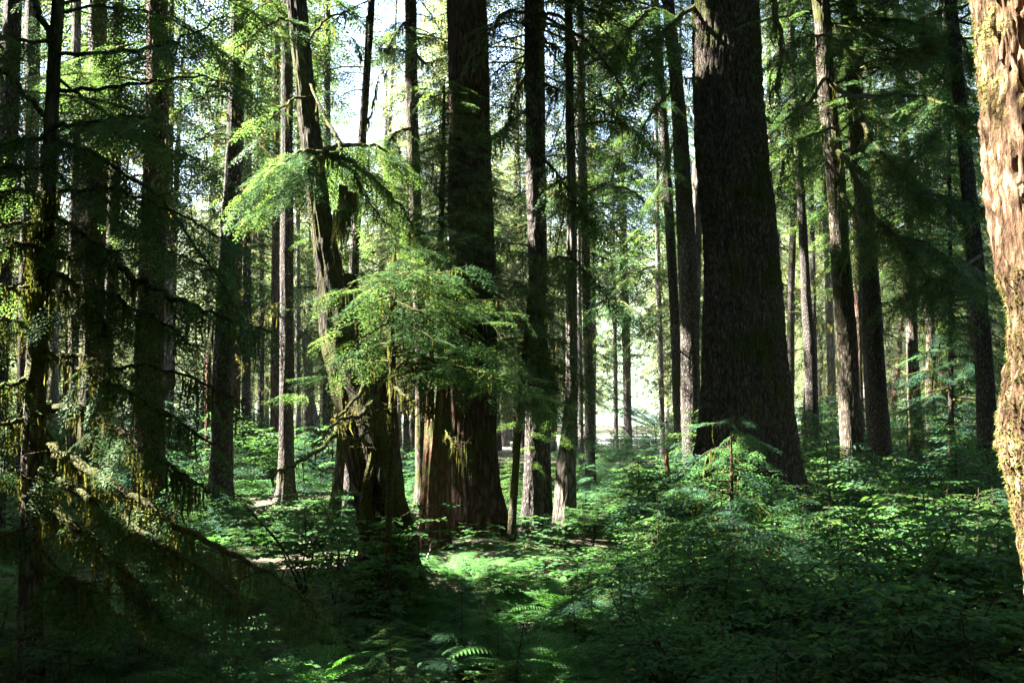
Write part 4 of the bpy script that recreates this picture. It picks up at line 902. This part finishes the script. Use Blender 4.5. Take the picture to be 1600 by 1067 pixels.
# conifers behind and to the right of the camera: the rest of the wood, closing off the open sky
OPEN = []
rng = np.random.RandomState(17); tries = 0
while len(OPEN) < 44 and tries < 5000:
    tries += 1; y = rng.uniform(-30, 34); x = rng.uniform(-24, 34)
    if y > -7 and x < .56 * max(y, 0) + 6: continue
    if abs(x) < 3 and y > -3: continue
    if any((x - b[0]) ** 2 + (y - b[1]) ** 2 < 6.5 for b in OPEN) or (y > -5 and x < 0): continue
    OPEN.append((x, y))
RP = None
for i, (x, y) in enumerate(OPEN):
    z = float(ground_z(x, y)); s = rng.uniform(.85, 1.15)
    if i < 3:
        a = np.array([[0, 0, -.3, .26], [0, 0, 2, .23], [.2, .1, 12, .16], [.3, .2, 24, .03]]); q = thing('surrounding_conifer', 'conifer standing out of view behind the camera or beyond the right edge', 'tree', (0, 0, 0), 'conifers around the camera')
        make_trunk(a, 14, .8, .06, .3, 4, 560 + i).obj('trunk', ['bark'], q); g = Geo(); add_crown(g, a, 4, 23, 170, 4.6, 3, rng, 0, shape=.5, protect=False); g.obj('crown', ['limb', 'needle', 'moss'], q)
        RP = (RP or []) + [q]; q.location = (x, y, z)
    else: copy_tree(RP[i % 3], (x, y, z), rng.uniform(0, 6.28), s)
# --- understory
def sapling_proto(k, leaf='needle_young'):
    rng = np.random.RandomState(600 + k); H = 1.0 + .35 * (k % 3); a = np.array([[0, 0, -.1, .016], [.02, .02, H * .5, .011], [.05 * rng.randn(), .05, H, .004]])
    root = thing('hemlock_sapling', 'x', 'sapling', (0, 0, 0)); v, q = tube(a[:, :3], a[:, 3], 6); g = Geo(); g.add(v, q, 0, True); g.obj('stem', ['twig'], root)
    g = Geo(); n = 30
    for i in range(n):
        u = (i + rng.rand()) / n; z = H * (.08 + .9 * u); L = (H * .62 * (1.05 - u) ** .75 + .08) * rng.uniform(.6, 1.1); az = i * 2.4 + rng.uniform(-.4, .4); c = path_at(a, z)[:3]
        sq = spray(rng, L, *LOD[0 if k < 6 else 1], wide=.42); Rm = np.array(Matrix.Rotation(az, 3, 'Z') @ Matrix.Rotation(R(rng.uniform(-20, 18)), 3, 'Y') @ Matrix.Rotation(R(rng.uniform(-20, 20)), 3, 'X'))
        g.leaves(sq @ Rm.T + c, 0); v, q = tube([c, c + Rm @ np.array([L * .9, 0, -.18 * L])], [.005, .002], 3); g.add(v, q, 1)
    g.obj('foliage', [leaf, 'twig'], root); return root
def bush_proto(k, lsz=.042, H=1.2, maple=False):
    rng = np.random.RandomState(700 + k); root = thing('huckleberry_bush' if not maple else 'vine_maple', 'x', 'shrub', (0, 0, 0)); gw = Geo(); gl = Geo(); lv = []
    def leafpair(b, dr, s):
        up = nrm(np.array([rng.uniform(-.35, .35), rng.uniform(-.35, .35), 1.])); sd = nrm(np.cross(dr, up)); up = nrm(np.cross(sd, dr)); w = s * (.30 if not maple else .46)
        p1 = b + dr * s * .3; p2 = b + dr * s * .72; tip = b + dr * s - up * s * .15; m = b + dr * s * .5 - up * s * .04
        lv.append([b, p1 + sd * w + up * s * .08, p2 + sd * w * .8 + up * s * .05, tip]); lv.append([b, tip, p2 - sd * w * .8 + up * s * .05, p1 - sd * w + up * s * .08])
    for s in range(7 if not maple else 4):
        az = rng.uniform(0, 6.28); ln = H * rng.uniform(.75, 1.15); ld = rng.uniform(.2, .65)
        t = np.linspace(0, 1, 7); st_ = np.stack([np.cos(az) * ln * ld * t ** 1.5, np.sin(az) * ln * ld * t ** 1.5, ln * t * (1 - .18 * t)], 1) + rng.randn(7, 3) * .015 * (t[:, None] > 0)
        v, q = tube(st_, .011 * (1 - .75 * t), 5); gw.add(v, q, 0, True)
        for b_ in range(11):
            u = rng.uniform(.3, 1); c = np.array([np.interp(u, t, st_[:, j]) for j in range(3)]); a2 = rng.uniform(0, 6.28); l2 = rng.uniform(.25, .55) * H * (1.2 - .5 * u)
            d2 = np.array([math.cos(a2), math.sin(a2), rng.uniform(-.1, .35)]); tt = np.linspace(0, 1, 5); tw = c + d2 * l2 * tt[:, None] + np.array([0, 0, -.2 * l2]) * (tt[:, None] ** 2) + rng.randn(5, 3) * .012 * tt[:, None]
            v, q = tube(tw, .004 * (1 - .7 * tt), 3); gw.add(v, q, 0, True)
            nl = int(l2 / (lsz * .62))
            for j in range(nl):
                w = (j + .7) / nl; pc = np.array([np.interp(w, tt, tw[:, jj]) for jj in range(3)]); sgn = 1 if j % 2 else -1; aa = a2 + sgn * R(rng.uniform(35, 75))
                if j == nl - 1: aa = a2
                leafpair(pc, nrm(np.array([math.cos(aa), math.sin(aa), rng.uniform(-.35, .15)])), lsz * rng.uniform(.7, 1.25))
                if rng.rand() < .35:      # side twiglet
                    dd = nrm(np.array([math.cos(aa), math.sin(aa), rng.uniform(-.1, .3)])); 
                    for m_ in range(3): ab = aa + (1 if m_ % 2 else -1) * .9 * (m_ < 2); leafpair(pc + dd * lsz * (m_ + 1) * .8, nrm(np.array([math.cos(ab), math.sin(ab), rng.uniform(-.3, .1)])), lsz * rng.uniform(.6, 1.1))
    gw.obj('stems', ['twig'], root); gl.leaves(np.array(lv), 0); gl.obj('foliage', ['leaf'], root); return root
def fern_proto(k):
    rng = np.random.RandomState(800 + k); root = thing('fern', 'x', 'fern', (0, 0, 0)); g = Geo(); lv = []
    n = 11
    for f in range(n):
        az = f * 6.283 / n + rng.uniform(-.3, .3); L = rng.uniform(.5, .8); up0 = rng.uniform(.75, 1.25); t = np.linspace(0, 1, 26)
        ang = up0 - (up0 + rng.uniform(.1, .5)) * t ** 1.1; hx = np.cumsum(np.cos(ang)) * L / 26; hz = np.cumsum(np.sin(ang)) * L / 26
        dx, dy = math.cos(az), math.sin(az); c = np.stack([dx * hx, dy * hx, hz], 1); v, q = tube(c, .004 * (1 - .8 * t), 3); g.add(v, q, 0)
        sd0 = np.array([-dy, dx, 0])
        for i in range(3, 26):
            T = nrm(c[i] - c[i - 1]); pl = .17 * L / .7 * math.sin(math.pi * min(1, (.12 + .88 * (i - 3) / 23.)) ** .8) * rng.uniform(.9, 1.05) + .01
            for s in (-1, 1):
                dr = nrm(sd0 * s + T * .35 + np.array([0, 0, -.12])); upn = np.cross(dr, T) * s; w = L * .019
                m = 6
                for j in range(m):
                    b = c[i] + dr * pl * j / m; l = w * (1.2 - j / m)
                    lv.append([b, b + dr * pl / m * .5 + T * l, b + dr * pl / m, b + dr * pl / m * .5 - T * l])
    g.leaves(np.array(lv), 1); g.obj('fronds', ['twig', 'fern'], root); return root
def ytop_limit(px, d):
    if d < 13.5:
        xs = [0, 480, 560, 650, 720, 860, 960, 1010, 1180, 1300, 1600]; ys = [860, 870, 900, 895, 885, 870, 830, 770, 735, 745, 755]
    elif d < 22:
        xs = [0, 250, 330, 520, 640, 700, 860, 920, 1000, 1090, 1600]; ys = [750, 755, 765, 770, 820, 865, 850, 760, 710, 690, 680]
    else:
        xs = [0, 250, 400, 560, 700, 860, 1000, 1150, 1600]; ys = [600, 580, 640, 650, 700, 700, 650, 620, 600]
    return np.interp(px, xs, ys)
SAP = [sapling_proto(k, 'needle_young' if k % 2 == 0 else 'needle') for k in range(9)]; FAR_SAP = SAP[6:]
BUSH = [bush_proto(k, (.05, .062, .045, .056)[k]) for k in range(4)]; MAPLE = [bush_proto(9, .055, 1.3, True), bush_proto(10, .055, 1.3, True)]; FERN = [fern_proto(k) for k in range(4)]
used_proto = set(); placed = {'sap': [], 'bush': [], 'fern': [], 'maple': []}; spots = []
def near_trunk_ok(x, y, m):
    for r_, a in TREES.values():
        if (x - a[0, 0]) ** 2 + (y - a[0, 1]) ** 2 < (a[0, 3] + m) ** 2: return False
    return True
def plant(kind, proto, x, y, sc, rz):
    z = float(ground_z(x, y)) - .02
    if proto.name not in used_proto:
        used_proto.add(proto.name); o = proto; o.location = (x, y, z); o.rotation_euler = (0, 0, rz); o.scale = (sc,) * 3
    else: o = copy_tree(proto, (x, y, z), rz, sc)
    placed[kind].append((o, proj((x, y, z + .3))[0], y)); return o
rng = np.random.RandomState(2024)
def scatter(n, d0, d1, x0, x1, kinds, hmin, hmax, gap, p_over=1.):
    k = 0; tr = 0
    while k < n and tr < n * 40:
        tr += 1; d = math.sqrt(rng.uniform(d0 ** 2, d1 ** 2)); px = rng.uniform(x0, x1); x = (px - 800) / F * d
        kind = kinds[rng.randint(len(kinds))]
        if any((x - s[0]) ** 2 + (d - s[1]) ** 2 < (gap * (.5 + .5 * d / 20)) ** 2 for s in spots): continue
        if not near_trunk_ok(x, d, .12): continue
        zt = Z(ytop_limit(px, d) + rng.uniform(-12, 40) * 12 / d, d) - float(ground_z(x, d)); H = min(rng.uniform(hmin, hmax), zt)
        if H < .22: continue
        if kind == 'sap':
            P_ = SAP[rng.randint(6)] if d < 14 else FAR_SAP[rng.randint(3)]; H0 = 1.0 + .35 * (SAP.index(P_) % 3)
        elif kind == 'bush': P_ = BUSH[rng.randint(4)]; H0 = 1.15
        elif kind == 'maple': P_ = MAPLE[rng.randint(2)]; H0 = 1.3
        else: P_ = FERN[rng.randint(4)]; H0 = .6; H = min(H, .75)
        if H / H0 < .3: continue
        plant(kind, P_, x, d, H / H0, rng.uniform(0, 6.28)); spots.append((x, d)); k += 1
# specific plants first
def at(px, d): return (px - 800) / F * d
for px, d, s in ((745, 5.9, .95), (700, 6.3, .85), (800, 6.2, .8), (860, 6.4, .8), (330, 6.6, 1.), (655, 6.6, .7), (450, 7.0, .8), (920, 7.0, .8), (1000, 6.2, .7)):
    plant('fern', FERN[rng.randint(4)], at(px, d), d, s, rng.uniform(0, 6)); spots.append((at(px, d), d))
for px, d, s in ((705, 11.6, .9), (735, 11.2, .8), (770, 11.9, .8), (690, 12.3, .7), (820, 12.4, .8), (655, 11.5, .6)):
    plant('fern', FERN[rng.randint(4)], at(px, d), d, s, rng.uniform(0, 6)); spots.append((at(px, d), d))
for px, d, s in ((575, 9.4, .95), (530, 10.0, 1.1), (480, 10.6, 1.2), (600, 9.0, .75), (540, 12.5, 1.15)):
    plant('maple', MAPLE[rng.randint(2)], at(px, d), d, s, rng.uniform(0, 6)); spots.append((at(px, d), d))
for px, d, s in ((1330, 5.2, 1.05), (1180, 5.3, .95), (1450, 5.6, 1.15), (1080, 5.6, .9), (1250, 6.2, 1.1), (1390, 6.4, 1.25), (1520, 5.0, 1.0), (1300, 4.4, .65), (1150, 4.6, .55), (1440, 4.4, .6), (1530, 6.6, 1.2), (1040, 6.6, .9), (1120, 6.9, 1.05)):
    plant('bush', BUSH[rng.randint(4)], at(px, d), d, s, rng.uniform(0, 6)); spots.append((at(px, d), d))
scatter(26, 6.8, 10, 480, 1010, ['sap', 'sap', 'sap', 'fern'], .35, .9, .42)
scatter(26, 6.2, 10, -60, 480, ['sap', 'sap', 'fern', 'maple'], .4, 1.1, .45)
scatter(30, 7, 12, 1000, 1640, ['sap', 'sap', 'bush', 'bush'], .8, 1.5, .5)
scatter(60, 9, 14, 620, 1010, ['sap', 'fern', 'fern', 'maple', 'bush'], .22, .6, .33)
scatter(36, 10, 14, -60, 1000, ['sap', 'sap', 'fern', 'fern', 'maple', 'bush'], .3, 1.0, .5)
scatter(75, 11.5, 19, 860, 1650, ['sap', 'sap', 'bush'], 1.3, 2.3, .4)
scatter(70, 14, 22, -80, 860, ['sap', 'sap', 'fern', 'bush', 'maple'], .6, 1.6, .42)
scatter(70, 18, 30, -80, 1680, ['sap', 'sap', 'sap', 'bush'], 1.3, 3.0, .7)
scatter(110, 28, 48, -80, 1680, ['sap'], 1.6, 4.2, .8)
scatter(50, 48, 74, 0, 1600, ['sap'], 2.5, 5.0, .8)
scatter(14, 46, 72, 880, 1060, ['sap'], 2.0, 4.0, .6)
relabel(placed['sap'], 'hemlock sapling'); relabel(placed['bush'], 'leafy shrub'); relabel(placed['fern'], 'fern'); relabel(placed['maple'], 'broad-leaved sapling')
for k, gname in (('sap', 'young hemlocks of the undergrowth'), ('bush', 'leafy shrubs of the undergrowth'), ('fern', 'ferns of the forest floor'), ('maple', 'broad-leaved saplings of the undergrowth')):
    for o, px, d in placed[k]: o['group'] = gname
for p in SAP + BUSH + MAPLE + FERN:
    if p.name not in used_proto:
        for c in list(p.children): bpy.data.objects.remove(c)
        bpy.data.objects.remove(p)
# --- low ground cover (stuff) and fallen branches
def ground_cover():
    rng = np.random.RandomState(55); n = 60000; d = np.sqrt(rng.uniform(4.5 ** 2, 34 ** 2, n)); px = rng.uniform(-60, 1660, n); x = (px - 800) / F * d
    keep = vnoise(x * .8, d * .8, 7) > -.35; x, d = x[keep], d[keep]; n = len(x); z = ground_z(x, d); out = []
    c = np.stack([x, d, z + rng.uniform(.02, .22, n)], 1); sz = rng.uniform(.03, .07, n) * (1 + d / 25)
    for k in range(3):
        a = rng.uniform(0, 6.28, n) if k == 0 else a + 2.09 + rng.uniform(-.3, .3, n); dr = nrm(np.stack([np.cos(a), np.sin(a), rng.uniform(-.4, .3, n)], 1)); sd = np.stack([-np.sin(a), np.cos(a), rng.uniform(-.3, .3, n)], 1) * .36
        s = sz[:, None]; out.append(np.stack([c, c + (dr * .5 + sd) * s, c + dr * s, c + (dr * .5 - sd) * s], 1))
    g = Geo(); g.leaves(np.concatenate(out), 0); o = g.obj('ground_cover', ['leaf']); o['kind'] = 'stuff'; o['label'] = 'low three-leaved plants and litter covering the forest floor'; o['category'] = 'ground cover'
ground_cover()
def stick(label, pts, r, seed, mat='wood_grey'):
    rng = np.random.RandomState(seed); rows = catmull(pts, 24); rows[:, :3] += rng.randn(24, 3) * r * .3; g = Geo(); t = np.linspace(0, 1, 24); v, q = tube(rows, r * (1 - .7 * t), 8); g.add(v, q, 0, True)
    for k in range(5):
        i = rng.randint(5, 22); e = rows[i] + rng.randn(3) * .18; e[2] = max(e[2], rows[i, 2] - .02); v, q = tube([rows[i], (rows[i] + e) / 2 + rng.randn(3) * .02, e], [r * .4, r * .3, r * .1], 4); g.add(v, q, 0, True)
    o = g.obj('fallen_branch', [mat], None, loc=rows[0]); o['label'] = label; o['category'] = 'branch'
def on_ground(px, d, h=.03):
    x = at(px, d); return [x, d, float(ground_z(x, d)) + h]
stick('crooked fallen branch lying at the foot of the red-brown trunk', [on_ground(715, 13.5, .1), on_ground(760, 13.2, .2), on_ground(800, 13.3, .1), on_ground(835, 13.0, .05)], .025, 1)
stick('thin pale fallen branch between the leaning tree and the orange-brown snag', [on_ground(652, 12.6, .05), on_ground(668, 12.4, .16), on_ground(676, 12.9, .3)], .02, 2)
stick('pale fallen branch in sunlit brush left of the leaning tree', [on_ground(470, 13.8, .25), on_ground(500, 13.5, .3), on_ground(520, 13.2, .15)], .02, 3)

# --- the air: one even haze round everything
def haze():
    x0, x1, y0, y1, z0, z1 = -1600, 1600, -120, 2050, -2.2, 130
    v = [(x, y, z) for z in (z0, z1) for y in (y0, y1) for x in (x0, x1)]
    q = [(0, 2, 3, 1), (4, 5, 7, 6), (0, 1, 5, 4), (2, 6, 7, 3), (0, 4, 6, 2), (1, 3, 7, 5)]
    m = bpy.data.materials.new('haze_air'); m.use_nodes = True; n = m.node_tree.nodes; n.clear()
    pv = n.new('ShaderNodeVolumePrincipled'); pv.inputs['Color'].default_value = (.86, .93, 1, 1); pv.inputs['Density'].default_value = HAZE; pv.inputs['Anisotropy'].default_value = .2
    o = n.new('ShaderNodeOutputMaterial'); m.node_tree.links.new(pv.outputs[0], o.inputs['Volume']); M['haze'] = m
    g = Geo(); g.add(v, q, 0); ob = g.obj('haze', ['haze']); ob['kind'] = 'stuff'; ob['label'] = 'thin bright haze hanging between the far trees'; ob['category'] = 'haze'
HAZE = .0002
haze()
